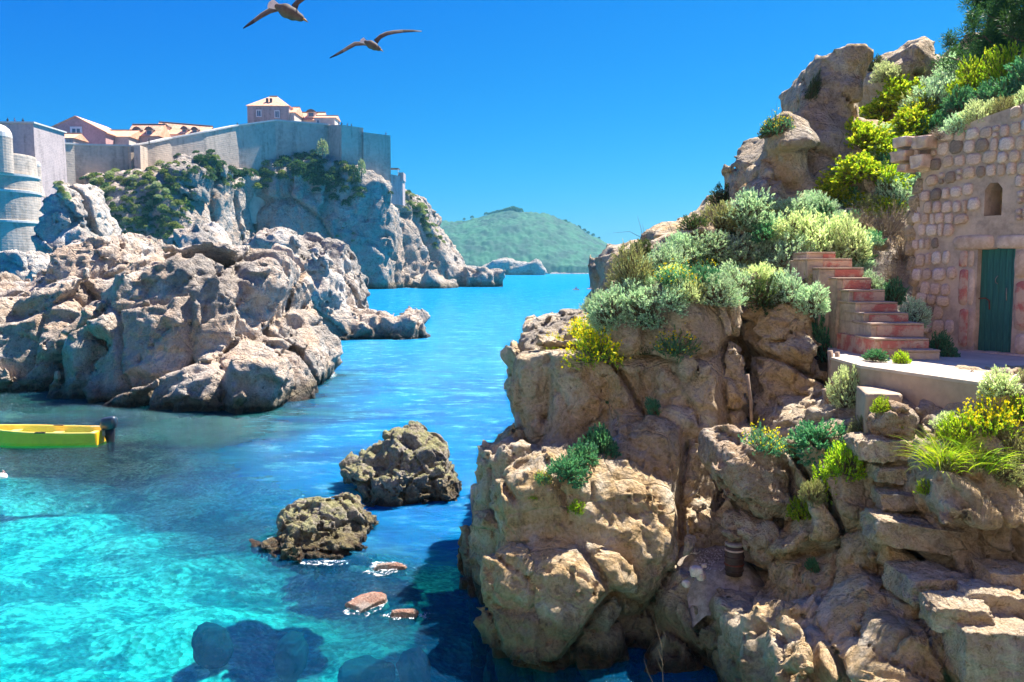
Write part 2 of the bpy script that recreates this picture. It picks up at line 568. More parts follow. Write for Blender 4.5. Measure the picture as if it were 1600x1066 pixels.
def flat_mat(name, col, rough=0.7, var=0.18, scale=8.0, bump=0.02, metallic=0.0, col2=None, obj=True, spec=0.4):
    t = NT(name)
    p = t.n('TexCoord').outputs['Object'] if obj else t.pos()
    n1 = t.noise(p, scale, 5, 0.6)
    n2 = t.noise(p, scale * 6, 4, 0.6)
    c2 = col2 if col2 else tuple(c * (1 - var * 2) for c in col)
    c = t.mix(t.step(n1, 0.35, 0.65), c2, col)
    c = t.mix(t.step(n2, 0.3, 0.7, 0.0, 0.35), c, tuple(min(1, k * 1.25) for k in col))
    nb = t.bump(t.math('ADD', n1, t.math('MULTIPLY', n2, 0.5)), 0.6, bump)
    t.principled(c, rough, nb, Metallic=metallic, Specular_IOR_Level=spec)
    return t.m

def leaf_mat(name, c1, c2, c3=None, transl=0.45, rough=0.55):
    t = NT(name)
    g = t.n('NewGeometry')
    oi = t.n('ObjectInfo')
    r = g.outputs['Random Per Island']
    stops = [(0.0, c1), (0.55, c2), (1.0, c3 if c3 else c2)]
    col = t.ramp(r, stops)
    hsv = t.n('HueSaturation'); t.l(col, hsv.inputs['Color'])
    t.set(hsv, 'Value', t.step(oi.outputs['Random'], 0, 1, 0.85, 1.18))
    t.set(hsv, 'Hue', t.step(oi.outputs['Random'], 0, 1, 0.49, 0.51))
    d = t.n('BsdfPrincipled'); t.l(hsv.outputs[0], d.inputs['Base Color']); d.inputs['Roughness'].default_value = rough
    d.inputs['Specular IOR Level'].default_value = 0.3
    tr = t.n('BsdfTranslucent'); 
    yc = t.mix(1.0, hsv.outputs[0], (1.15, 1.2, 0.7), 'MULTIPLY'); t.l(yc, tr.inputs['Color'])
    mx = t.n('MixShader'); mx.inputs[0].default_value = transl
    t.l(d.outputs[0], mx.inputs[1]); t.l(tr.outputs[0], mx.inputs[2]); t.l(mx.outputs[0], t.out.inputs['Surface'])
    return t.m

M = {}
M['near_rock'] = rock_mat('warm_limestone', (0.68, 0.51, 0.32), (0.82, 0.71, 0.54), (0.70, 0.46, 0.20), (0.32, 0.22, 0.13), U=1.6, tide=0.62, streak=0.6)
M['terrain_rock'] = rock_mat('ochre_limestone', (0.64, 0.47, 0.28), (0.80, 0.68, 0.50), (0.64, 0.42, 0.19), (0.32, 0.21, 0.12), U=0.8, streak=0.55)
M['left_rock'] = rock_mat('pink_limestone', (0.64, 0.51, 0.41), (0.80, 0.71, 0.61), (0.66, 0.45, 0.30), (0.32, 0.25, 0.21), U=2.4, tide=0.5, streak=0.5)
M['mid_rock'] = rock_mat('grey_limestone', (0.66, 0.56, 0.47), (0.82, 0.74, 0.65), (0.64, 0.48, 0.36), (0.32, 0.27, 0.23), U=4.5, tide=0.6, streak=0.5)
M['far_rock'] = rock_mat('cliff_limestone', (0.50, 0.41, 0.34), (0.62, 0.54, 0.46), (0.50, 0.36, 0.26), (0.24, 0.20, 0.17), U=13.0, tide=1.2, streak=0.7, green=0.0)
M['sea_rock'] = rock_mat('mossy_sea_rock', (0.26, 0.22, 0.18), (0.44, 0.40, 0.34), (0.28, 0.22, 0.13), (0.08, 0.07, 0.06), U=0.6, tide=0.30, moss=0.55, streak=0.6)
M['loose_stone'] = rock_mat('loose_stone', (0.42, 0.30, 0.19), (0.58, 0.46, 0.34), (0.44, 0.28, 0.15), (0.2, 0.14, 0.09), U=0.7, streak=0.4)

def water_mat():
    t = NT('sea_water'); p = t.pos()
    x, y, z = t.sep(p)
    w1 = t.noise(t.scaled(p, (0.75, 1.5, 1)), 0.9, 5, 0.6, 0.3)
    w2 = t.noise(t.scaled(p, (0.7, 1.9, 1)), 3.6, 7, 0.68, 0.5)
    w3 = t.noise(t.scaled(p, (0.5, 1.0, 1)), 0.22, 3, 0.5)
    w4 = t.noise(t.scaled(p, (0.8, 1.6, 1)), 0.06, 4, 0.6)
    h = t.math('ADD', t.math('MULTIPLY', w1, 0.55), t.math('MULTIPLY', w2, 0.34))
    h = t.math('ADD', h, t.math('MULTIPLY', w3, 0.9))
    h = t.math('ADD', h, t.math('MULTIPLY', w4, 2.0))
    nb = t.bump(h, 1.0, 0.40)
    # body colour: shallow turquoise over the pale bottom near the beach, deep blue further out
    body = t.n('BsdfDiffuse'); nb2 = t.bump(h, 1.0, 0.9); t.l(nb2, body.inputs['Normal'])
    zone = t.noise(p, 0.12, 4, 0.6, 0.5)
    deep = t.mix(t.step(zone, 0.40, 0.60), (0.0, 0.15, 0.46), (0.0, 0.24, 0.58))
    far = t.mix(t.step(y, 25, 90), deep, (0.0, 0.23, 0.52))
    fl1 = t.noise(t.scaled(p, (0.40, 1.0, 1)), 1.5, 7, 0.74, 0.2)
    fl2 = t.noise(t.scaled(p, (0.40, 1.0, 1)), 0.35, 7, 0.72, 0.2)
    flk = t.math('ADD', t.step(fl1, 0.53, 0.66, 0, 0.75), t.step(fl2, 0.55, 0.68, 0, 0.5), True)  # sky glint on the wave crests, painted into the water colour
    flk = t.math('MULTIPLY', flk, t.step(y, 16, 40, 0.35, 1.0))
    meadow_and_shade = t.math('MULTIPLY', t.step(t.math('ADD', x, t.math('MULTIPLY', zone, 10)), 2.0, -8.0), t.math('MULTIPLY', t.step(y, 21, 28), t.step(y, 60, 50)))  # reflected rock shade painted into the body colour, together with green sea floor
    far = t.mix(t.math('MULTIPLY', meadow_and_shade, 0.97), far, t.mix(t.step(fl2, 0.42, 0.58), (0.0, 0.008, 0.020), (0.0, 0.062, 0.036)))
    dk = t.math('MULTIPLY', t.step(fl1, 0.50, 0.36, 0, 0.35), t.step(meadow_and_shade, 0, 1, 1.0, 0.0))
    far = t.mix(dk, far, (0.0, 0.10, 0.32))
    far = t.mix(t.math('MULTIPLY', flk, t.step(meadow_and_shade, 0, 1, 1.0, 0.08)), far, (0.12, 0.72, 0.92))
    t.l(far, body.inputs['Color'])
    tr = t.n('BsdfTransparent'); tr.inputs['Color'].default_value = (0.14, 0.90, 0.95, 1)
    refr = t.n('MixShader')
    # how much of the bottom shows: clear over the shallows, milky blue over the deep
    sh = t.math('ADD', t.math('MULTIPLY', x, -0.055), t.math('MULTIPLY', y, -0.055))
    sh = t.math('ADD', sh, t.math('MULTIPLY', t.math('SUBTRACT', zone, 0.5), 1.0))
    clear = t.step(sh, -1.12, -0.72, 0.90, 0.15)
    t.l(clear, refr.inputs[0])
    t.l(tr.outputs[0], refr.inputs[1]); t.l(body.outputs[0], refr.inputs[2])
    gl = t.n('BsdfGlossy'); gl.inputs['Color'].default_value = (0.5, 0.92, 1.0, 1); gl.inputs['Roughness'].default_value = 0.08; t.l(nb, gl.inputs['Normal'])
    fr = t.n('Fresnel'); fr.inputs['IOR'].default_value = 1.33
    frc = t.math('MULTIPLY', fr.outputs[0], 0.34)
    fin = t.n('MixShader')
    t.l(frc, fin.inputs[0]); t.l(refr.outputs[0], fin.inputs[1]); t.l(gl.outputs[0], fin.inputs[2])
    t.l(fin.outputs[0], t.out.inputs['Surface'])
    return t.m
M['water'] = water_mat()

def seabed_mat():
    t = NT('seabed'); p = t.pos(); x, y, z = t.sep(p)
    n1 = t.noise(p, 0.42, 6, 0.68, 0.2)
    n2 = t.noise(p, 3.5, 7, 0.72, 0.3)
    vor = t.n('TexVoronoi'); t.l(p, vor.inputs['Vector']); vor.inputs['Scale'].default_value = 6.5
    peb = t.mix(t.step(t.sep(vor.outputs['Color'])[0], 0.0, 1.0), (0.26, 0.34, 0.28), (0.62, 0.68, 0.56))
    peb = t.mix(t.step(n2, 0.35, 0.6), (0.12, 0.20, 0.18), peb)
    weed = t.mix(t.step(n2, 0.4, 0.6), (0.04, 0.12, 0.14), (0.10, 0.24, 0.24))
    col = t.mix(t.step(t.math('ADD', n1, t.math('MULTIPLY', t.math('SUBTRACT', n2, 0.5), 0.35)), 0.42, 0.54), weed, peb)
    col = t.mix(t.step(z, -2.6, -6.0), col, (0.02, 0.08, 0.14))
    t.principled(col, 0.9, t.bump(vor.outputs['Distance'], 0.8, 0.08))
    return t.m
M['seabed'] = seabed_mat()
# ------------------------------------------------------------------ sea
def grid_mesh(name, xs, ys, zf, smooth=True):
    X, Y = np.meshgrid(xs, ys, indexing='ij')
    Z = zf(X, Y)
    v = np.stack([X.ravel(), Y.ravel(), Z.ravel()], 1)
    nx, ny = len(xs), len(ys)
    i = np.arange((nx - 1) * (ny - 1)); a = i // (ny - 1) * ny + i % (ny - 1)
    return np_mesh(name, v, np.stack([a, a + ny, a + ny + 1, a + 1], 1), smooth)

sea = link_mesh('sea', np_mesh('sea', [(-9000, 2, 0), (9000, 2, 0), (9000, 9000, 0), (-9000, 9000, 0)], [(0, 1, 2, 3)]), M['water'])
tag(sea, 'clear turquoise and deep blue sea water', kind='structure')

def sea_depth(X, Y):
    s = -1.5 - 0.055 * np.clip(Y - 10, 0, 400) - 0.10 * np.clip(X + 8, 0, 50)
    q = np.stack([X.ravel() * 0.4, Y.ravel() * 0.4, 0 * X.ravel()], 1)
    return np.maximum(s, -9) + (fbm(q, 4, 5) * 0.5).reshape(X.shape)
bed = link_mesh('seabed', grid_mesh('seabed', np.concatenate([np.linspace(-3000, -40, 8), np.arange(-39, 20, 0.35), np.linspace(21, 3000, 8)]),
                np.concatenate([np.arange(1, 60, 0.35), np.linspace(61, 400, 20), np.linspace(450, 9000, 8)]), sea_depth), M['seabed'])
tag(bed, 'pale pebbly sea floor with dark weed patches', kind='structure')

# ------------------------------------------------------------------ near cliff on the right
ROCKS = []
def rock_obj(name, mat, prims, h, label=None, cat=None, kind=None, group=None, **kw):
    me = rock_mesh(name, prims, h, **kw)
    o = link_mesh(name, me, M[mat])
    tag(o, label, cat, group, kind)
    ROCKS.append(o)
    return o

cliff_prims = [
    # upper left column
    Poly([(800, 570), (808, 540), (840, 522), (872, 528), (875, 600), (868, 660), (850, 720), (812, 700), (803, 640)], 17.5, 3.2, 0.35, tz=0.1, bulge=0.25),
    Poly([(860, 575), (872, 538), (915, 528), (946, 560), (948, 650), (925, 690), (885, 750), (815, 750), (812, 705), (850, 690), (862, 630)], 17.0, 3.5, 0.3, tz=0.08, bulge=0.3),
    Poly([(838, 528), (870, 512), (930, 502), (962, 520), (955, 590), (870, 570)], 18.6, 3.2, 0.3, tz=0.6),
    # central face
    Poly([(950, 570), (958, 500), (985, 455), (1030, 440), (1040, 520), (1035, 640), (1040, 760), (980, 760), (948, 690)], 16.9, 4, 0.35, tz=0.18, bulge=0.35),
    Poly([(1020, 460), (1060, 432), (1112, 432), (1160, 470), (1172, 560), (1168, 690), (1125, 720), (1050, 720), (1025, 620)], 16.5, 4, 0.35, tz=0.15, bulge=0.4),
    Poly([(960, 700), (1000, 660), (1060, 650), (1120, 680), (1138, 760), (1138, 850), (1080, 905), (1030, 900), (990, 820)], 15.6, 4, 0.35, tz=0.12, bulge=0.5),
    Poly([(1045, 790), (1100, 770), (1135, 800), (1136, 860), (1100, 890), (1060, 895), (1040, 850)], 15.2, 4, 0.3, bulge=0.4),
    # recess and the rounded stack right of it
    Poly([(1090, 440), (1330, 430), (1345, 720), (1090, 720)], 18.0, 4, 0.3, tz=0.05),
    Ell(1208, 500, 17.9, 42, 38, 1.1, -8, 2.8), Ell(1212, 560, 17.5, 48, 44, 1.2, 5, 2.8), Ell(1238, 548, 17.3, 32, 30, 0.8, 10),
    Ell(1226, 632, 17.4, 60, 68, 1.2, 4, 2.9), Ell(1195, 620, 17.6, 34, 80, 1.0, 0, 3),
    # big lower block with its left sliver
    Poly([(722, 930), (726, 860), (745, 800), (762, 745), (800, 705), (838, 722), (842, 780), (800, 900), (775, 1000), (760, 1100), (738, 1100)], 16.0, 3.2, 0.3, tz=0.1, tx=-0.25, bulge=0.15),
    Poly([(790, 800), (800, 765), (850, 745), (900, 738), (990, 745), (1050, 775), (1095, 840), (1115, 880), (1060, 935), (1010, 1010), (985, 1120), (800, 1120), (785, 960), (780, 860)], 14.3, 4.5, 0.55, tz=0.22, bulge=0.5),
    Poly([(775, 900), (860, 860), (960, 870), (1010, 930), (1000, 1010), (975, 1150), (785, 1200), (760, 1080)], 13.7, 4, 0.5, tz=0.12, bulge=0.45),
    Ell(800, 720, 16.7, 38, 26, 0.7, -20), Ell(838, 738, 16.4, 34, 20, 0.6, 10), Ell(790, 770, 16.2, 28, 36, 0.6, 10), Ell(775, 715, 17.2, 22, 16, 0.5),
    # lower ledge
    Poly([(985, 1120), (1005, 1030), (1050, 950), (1082, 912), (1130, 898), (1190, 900), (1240, 960), (1230, 1200), (980, 1200)], 13.2, 3.0, 0.22, tz=0.30, bulge=0.1),
    # mass behind
    Poly([(835, 600), (880, 560), (960, 520), (1000, 455), (1130, 440), (1300, 440), (1700, 440), (1700, 1500), (835, 1500)], 18.8, 9, 0.5, tz=0.1),
    # lower right hillside
    Poly([(1172, 960), (1185, 870), (1205, 825), (1245, 792), (1290, 800), (1300, 880), (1285, 960), (1230, 1020), (1180, 1020)], 12.5, 3, 0.22, tz=0.35, bulge=0.2),
    Poly([(1275, 790), (1325, 745), (1375, 755), (1385, 800), (1372, 850), (1395, 905), (1340, 950), (1290, 930), (1280, 850)], 12.2, 3, 0.18, tz=0.45, bulge=0.15),
    Poly([(1340, 700), (1360, 690), (1420, 688), (1440, 702), (1440, 745), (1400, 750), (1345, 740)], 12.7, 2, 0.08, tz=0.3),
    Poly([(1360, 738), (1440, 735), (1480, 760), (1480, 800), (1380, 800)], 12.3, 2, 0.06, tz=0.2),
    Poly([(1378, 786), (1455, 782), (1470, 830), (1460, 860), (1385, 850)], 11.9, 2, 0.06, tz=0.2),
    Poly([(1368, 828), (1400, 822), (1460, 838), (1520, 862), (1528, 900), (1440, 910), (1370, 885)], 11.4, 2, 0.06, tz=0.2),
    Poly([(1450, 800), (1462, 740), (1530, 715), (1620, 700), (1760, 700), (1760, 960), (1540, 930), (1505, 880)], 11.2, 5, 0.2, tz=0.25, bulge=0.1),
    Poly([(1340, 690), (1440, 690), (1620, 680), (1760, 680), (1760, 800), (1340, 800)], 12.9, 4, 0.15, tz=0.4),
    Poly([(1170, 1010), (1240, 950), (1330, 910), (1440, 905), (1540, 920), (1540, 1300), (1170, 1300)], 11.1, 3, 0.25, tz=0.8),
    Poly([(1230, 1060), (1330, 985), (1430, 950), (1480, 960), (1500, 1010), (1500, 1300), (1220, 1300)], 10.4, 3, 0.2, tz=0.6),
    Ell(1420, 1000, 10.6, 55, 34, 0.5, 10), Ell(1290, 1035, 10.7, 55, 30, 0.5, -10), Ell(1240, 960, 11.6, 50, 34, 0.5, -35), Ell(1385, 1060, 10.2, 60, 30, 0.5, 15),
    Poly([(1540, 1000), (1620, 985), (1760, 985), (1760, 1300), (1540, 1300)], 9.6, 4, 0.1, tz=0.2),
    Poly([(1500, 935), (1620, 930), (1760, 930), (1760, 1200), (1500, 1200)], 10.4, 4, 0.1, tz=0.2),
    Poly([(1445, 740), (1480, 690), (1545, 660), (1600, 632), (1760, 610), (1760, 800), (1450, 800)], 11.2, 3, 0.12, tz=0.6),
    # rubble foot of the platform and behind the stairs
    Poly([(1250, 690), (1290, 660), (1345, 650), (1440, 655), (1440, 740), (1250, 790)], 14.0, 4, 0.15, tz=0.3),
    Poly([(1245, 750), (1350, 700), (1480, 690), (1480, 900), (1180, 900)], 14.2, 4, 0.3, tz=0.5),
    Ell(1255, 700, 15.5, 120, 26, 1.5),
]
pocket = Poly([(1062, 903), (1078, 862), (1128, 800), (1185, 792), (1192, 830), (1188, 903)], 13.9, 2.6, 0.12); pocket.d = 12.3
nook = Poly([(1118, 700), (1135, 680), (1225, 690), (1250, 730), (1250, 800), (1215, 830), (1130, 830)], 13.9, 2.4, 0.15); nook.d = 12.6
cliff = rock_obj('cliff', 'near_rock', cliff_prims, 0.058, kind='structure', label='warm brown limestone cliff dropping into the sea on the right', seed=3,
                 scales=((2.1, 0.085), (0.85, 0.085), (0.36, 0.12), (0.17, 0.14)), crack=0.06, rough=1.0, zmin=-2.2, warp=0.22, squash=(1, 1, 0.8), blend=0.08,
                 box=((-2, 8.0, -2.4), (11.5, 26, 9.0)), cut=[pocket, nook])

hill_prims = [
    Poly([(985, 470), (990, 408), (1020, 388), (1060, 372), (1130, 340), (1200, 300), (1300, 255), (1420, 215), (1500, 140), (1560, 90), (1800, 60), (1800, 600), (985, 600)], 21.0, 9, 0.6, tz=0.75),
    Poly([(1000, 440), (1130, 420), (1300, 400), (1450, 350), (1450, 560), (1000, 560)], 18.9, 6, 0.5, tz=0.9),
    Poly([(1250, 300), (1243, 210), (1258, 135), (1288, 95), (1322, 80), (1350, 87), (1366, 118), (1360, 160), (1338, 205), (1325, 260), (1318, 310)], 23, 2.6, 0.35, tz=0.1, bulge=0.4),
    Ell(1345, 255, 24.0, 60, 70, 1.6),
    Poly([(1200, 300), (1198, 225), (1230, 196), (1262, 196), (1272, 235), (1280, 310)], 22, 2.6, 0.3, tz=0.1, bulge=0.4),
    Poly([(1175, 300), (1180, 262), (1210, 250), (1230, 300)], 22.3, 2, 0.3),
    Poly([(1385, 160), (1392, 105), (1425, 78), (1480, 58), (1520, 90), (1520, 170)], 25, 3, 0.3, tz=0.2),
    Poly([(1440, 200), (1470, 120), (1530, 60), (1620, 30), (1800, 0), (1800, 260), (1440, 260)], 27, 5, 0.4, tz=0.5),
]
hill = rock_obj('hillside', 'near_rock', hill_prims, 0.12, kind='structure', label='steep rocky hillside with grey brown outcrops above the cliff', seed=9,
                scales=((2.4, 0.13), (0.9, 0.15), (0.4, 0.1)), crack=0.03, rough=0.5, zmin=4.5, box=((2, 17, 4.5), (26, 36, 18)))

# ------------------------------------------------------------------ rocks across the inlet
left_prims = [
    Poly([(-90, 440), (0, 445), (30, 415), (52, 396), (75, 377), (118, 368), (152, 374), (165, 398), (195, 412), (200, 470), (150, 620), (-90, 620)], 49.5, 12, 1.0, tz=0.5, bulge=0.8),
    Poly([(-90, 560), (-90, 470), (10, 470), (60, 440), (100, 430), (110, 520), (88, 600), (85, 640), (-90, 640)], 46.5, 9, 0.9, tz=0.45, bulge=0.8),
    Poly([(86, 640), (92, 560), (110, 505), (130, 470), (165, 445), (180, 470), (165, 560), (150, 640)], 43.8, 8, 0.5, tz=0.35, bulge=0.6),
    Poly([(140, 640), (165, 540), (150, 460), (170, 425), (230, 402), (290, 394), (332, 412), (342, 440), (352, 470), (366, 505), (368, 550), (330, 570), (285, 600), (270, 640)], 43.2, 10, 0.7, tz=0.45, bulge=0.8),
    Poly([(250, 640), (260, 590), (290, 560), (345, 548), (395, 558), (430, 588), (445, 612), (440, 645)], 39.8, 7, 0.5, tz=0.5, bulge=0.7),
    Poly([(330, 500), (335, 425), (352, 402), (388, 397), (428, 412), (444, 450), (430, 490), (415, 540), (360, 560)], 48, 6, 0.7, bulge=0.8),
    Ell(405, 440, 47.0, 38, 32, 1.6, -15), Ell(375, 465, 46.8, 32, 28, 1.4, 10),
    Poly([(375, 640), (380, 560), (395, 510), (430, 490), (462, 520), (492, 550), (500, 575), (498, 592), (470, 640)], 47.5, 7, 0.5, tz=0.2, bulge=0.6),
    Ell(480, 572, 48.0, 22, 24, 1.2, 0), Ell(455, 560, 47.2, 26, 34, 1.2, -20), Ell(425, 515, 47.2, 22, 28, 1.2, 0),
    Ell(170, 515, 43.2, 20, 15, 0.8, -25, 2.5), Ell(395, 600, 39.9, 40, 30, 1.0, 10), Ell(360, 628, 39.2, 30, 12, 0.8, 0),
    Ell(170, 618, 42.0, 30, 10, 0.8), Ell(225, 622, 41.8, 26, 9, 0.7),
]
outcrop = rock_obj('rock_outcrop', 'left_rock', left_prims, 0.16, label='huge pinkish limestone outcrop on the left behind the yellow boat', cat='rock', seed=14,
                   scales=((4.2, 0.12), (1.7, 0.13), (0.75, 0.13), (0.38, 0.11)), warp=0.25, crack=0.05, rough=0.9, zmin=-1.5, blend=0.25, box=((-34, 34, -1.6), (-7, 64, 11)), lean=-0.4)

mid_prims = [
    Poly([(385, 440), (388, 398), (405, 380), (430, 367), (458, 372), (472, 392), (484, 372), (494, 392), (502, 374), (520, 402), (524, 420), (533, 442), (535, 480), (546, 492), (548, 545), (440, 550), (385, 520)], 80, 12, 0.9, tz=0.1, bulge=2.0),
    Ell(440, 400, 80, 36, 30, 3), Ell(500, 440, 79.5, 26, 46, 3), Ell(455, 460, 79, 40, 50, 3),
    Poly([(525, 545), (532, 497), (560, 492), (582, 488), (605, 497), (625, 500), (630, 487), (645, 490), (653, 512), (651, 545)], 80.5, 7, 0.4, bulge=0.8),
]
mid = rock_obj('rock_stack', 'mid_rock', mid_prims, 0.26, label='jagged pale grey rock stack with a low spit behind the left outcrop', cat='rock', seed=21,
               scales=((5.5, 0.14), (2.2, 0.17), (0.9, 0.16)), warp=0.25, crack=0.06, rough=0.9, zmin=-1.5, blend=0.3, box=((-30, 70, -1.6), (-5, 97, 12)))

far_prims = [
    Poly([(40, 640), (55, 275), (112, 268), (205, 262), (250, 240), (306, 235), (306, 330), (325, 400), (332, 470), (332, 640)], 236, 70, 5, tz=0.35, bulge=3),
    Poly([(105, 268), (205, 262), (250, 245), (295, 262), (285, 330), (300, 390), (240, 440), (130, 430), (100, 340)], 232, 30, 4, tz=0.5, bulge=4),
    Poly([(288, 640), (290, 240), (430, 234), (520, 246), (560, 262), (600, 282), (610, 330), (620, 640)], 292, 60, 4, tz=0.12, bulge=5),
    Poly([(560, 640), (565, 270), (600, 284), (640, 302), (662, 325), (666, 345), (690, 375), (708, 400), (722, 425), (724, 640)], 318, 60, 4, tz=0.15, tx=0.7, bulge=5),
    Poly([(700, 640), (703, 425), (730, 420), (755, 424), (778, 432), (779, 640)], 330, 16, 1.2, bulge=2),
    Poly([(640, 640), (645, 436), (668, 424), (690, 440), (705, 448), (706, 640)], 300, 14, 1.0, bulge=1),
    Poly([(330, 640), (350, 420), (380, 330), (360, 260), (420, 240), (470, 250), (480, 330), (470, 420), (500, 640)], 287, 20, 4, tz=0.2, bulge=6),
]
far = rock_obj('headland', 'far_rock', far_prims, 0.95, kind='structure', label='tall grey sea cliff carrying the town wall', seed=33,
               scales=((26, 0.055), (10, 0.085), (4.0, 0.14)), crack=0.05, rough=1.0, zmin=-1.5, blend=1.5, box=((-150, 215, -3), (-2, 385, 62)), warp=0.2, squash=(1, 1, 0.55), lean=0.25)

for i, (pr_, lab_) in enumerate([
    (Poly([(255, 640), (262, 355), (285, 350), (305, 368), (322, 390), (340, 418), (350, 640)], 130, 14, 1.5, tz=0.3, bulge=1.5), 'pale broken rock spur sloping down to the right behind the left outcrop'),
    (Poly([(50, 640), (55, 300), (70, 280), (84, 283), (96, 320), (112, 352), (125, 380), (130, 640)], 150, 18, 1.5, tz=0.2, bulge=1.5), 'tall pale rock spur between the round tower and the green cliff'),
    (Poly([(-60, 640), (-40, 405), (20, 400), (45, 412), (60, 440), (60, 640)], 120, 12, 1.5, tz=0.3, bulge=1.5), 'low dark rock spur under the round tower at the left edge')]):
    rock_obj('rock_spur', 'mid_rock', [pr_], 0.42, label=lab_, cat='rock', seed=41 + i, group='rock spurs below the headland',
             scales=((8, 0.12), (3.4, 0.15), (1.5, 0.12)), crack=0.05, rough=0.9, zmin=-1.5, blend=0.5, warp=.25)
spur = ROCKS[-2]

# ------------------------------------------------------------------ rocks standing in the water
def W(px, py): return on_z(px, py, 0.0)
sr1 = [Ell(640, 715, 24.6, 40, 41, 1.0, 0, 2.4), Ell(668, 720, 24.8, 34, 40, 0.9, -10, 2.4), Ell(590, 725, 25.2, 52, 24, 0.9, -22, 2.3), Ell(640, 690, 25.2, 24, 22, 0.7, -20), Ell(630, 745, 24.3, 66, 24, 1.3, 0, 2.4), Ell(560, 735, 25.2, 26, 20, 0.7), Ell(640, 775, 24.3, 64, 30, 1.2)]
rock_obj('sea_rock', 'sea_rock', sr1, 0.055, label='larger peaked grey rock in the water with its left flank mossy', cat='rock', group='rocks standing in the inlet', seed=52,
         scales=((0.9, 0.17), (0.4, 0.20), (0.18, 0.16)), warp=0.2, crack=0.09, rough=0.9, zmin=-1.0, blend=0.08)
sr2 = [Ell(515, 815, 20.4, 46, 32, 0.9, 0, 2.4), Ell(475, 820, 20.4, 36, 30, 0.8, 0, 2.3), Ell(480, 838, 19.9, 40, 26, 0.6, 0), Ell(545, 815, 20.8, 40, 22, 0.8, 10), Ell(522, 825, 20.0, 20, 28, 0.5, 5), Ell(500, 855, 19.8, 66, 24, 1.0), Ell(460, 850, 20.0, 30, 12, 0.7), Ell(545, 862, 19.6, 24, 12, 0.4)]
rock_obj('sea_rock', 'sea_rock', sr2, 0.048, label='smaller flat topped rock in the water with green moss on its front', cat='rock', group='rocks standing in the inlet', seed=57,
         scales=((0.7, 0.18), (0.32, 0.22), (0.15, 0.16)), warp=0.2, crack=0.10, rough=1.0, zmin=-1.0, blend=0.06)

# ------------------------------------------------------------------ island on the horizon
def island():
    px = [655, 680, 720, 760, 800, 830, 850, 900, 940, 955, 963, 975]
    py = [360, 350, 346, 338, 333, 336, 340, 358, 376, 388, 405, 440]
    D = 1500.0
    k = D / FPX
    xs = np.arange(-190, 205, 2.4)
    yl = np.arange(0, 620, 4.0)
    X, Y = np.meshgrid(xs, yl, indexing='ij')
    prof = np.interp(xs / k + 800, px, [CAMZ + (422 - q) * k for q in py])
    f = np.interp(yl, [0, 18, 60, 150, 260, 380, 620], [-0.05, 0.10, 0.34, 0.72, 1.0, 0.8, -0.05])
    ks = (D - 60 + Y) / D
    Z = CAMZ + (prof[:, None] * f[None, :] - CAMZ) * ks
    X = X * ks
    q = np.stack([X.ravel(), Y.ravel(), 0 * X.ravel()], 1)
    big = fbm(q / 90, 3, 3).reshape(X.shape)
    Z = Z + big * 9 * np.clip(f, 0, 1)[None, :]
    f1, f2, vv = worley(q / 7.5 + 5, 8)
    g1, g2, vv2 = worley(q / 15 + 5, 18)
    bump = (np.sqrt(np.clip(0.9 - f1, 0, 1)) * 5.0 + np.clip(0.8 - g1, 0, 1) * 4 + vv * 1.6).reshape(X.shape)
    base = np_mesh('island', np.stack([X.ravel() * 1.0, Y.ravel() + D - 60, Z.ravel() - 2.5], 1), _gridf(*X.shape), True)
    wood = np_mesh('forest', np.stack([X.ravel(), Y.ravel() + D - 60, (Z + np.where(Z > 5 + big * 5, bump, -5)).ravel()], 1), _gridf(*X.shape), True)
    return base, wood, (lambda x: np.interp(x / k + 800, px, [CAMZ + (422 - q) * k for q in py]))
def _gridf(nx, ny):
    i = np.arange((nx - 1) * (ny - 1)); a = i // (ny - 1) * ny + i % (ny - 1)
    return np.stack([a, a + ny, a + ny + 1, a + 1], 1)
M['forest'] = (lambda t: (t.principled(t.mix(t.step(t.noise(t.pos(), 0.03, 5, 0.6), 0.35, 0.65), (0.004, 0.042, 0.026), (0.015, 0.105, 0.045)), 0.9), t.m)[1])(NT('forest'))
M['island_rock_pale'] = rock_mat('island_rock_pale', (0.42, 0.37, 0.33), (0.55, 0.50, 0.45), (0.36, 0.3, 0.24), (0.2, 0.17, 0.15), U=20, streak=0.5)
M['island_rock'] = rock_mat('island_rock', (0.30, 0.26, 0.21), (0.42, 0.38, 0.33), (0.3, 0.22, 0.16), (0.15, 0.13, 0.12), U=20, streak=0.5)
point_prims = [Poly([(740, 430), (745, 420), (770, 410), (790, 404), (805, 410), (826, 413), (842, 406), (850, 418), (852, 430)], 1100, 60, 4, bulge=5),
    Poly([(700, 430), (715, 419), (745, 416), (760, 430)], 1100, 40, 3)]
rock_obj('rocky_point', 'island_rock_pale', point_prims, 3.2, kind='structure', label='pale rocky point in front of the island', seed=71, scales=((30, .07), (13, .12)), crack=.05, rough=.8, zmin=-4, blend=2)
ib, iw, ih = island()
tag(link_mesh('island', ib, M['island_rock']), 'wooded island on the horizon', kind='structure')
tag(link_mesh('forest', iw, M['forest']), 'green forest covering the distant island', 'forest', kind='stuff')

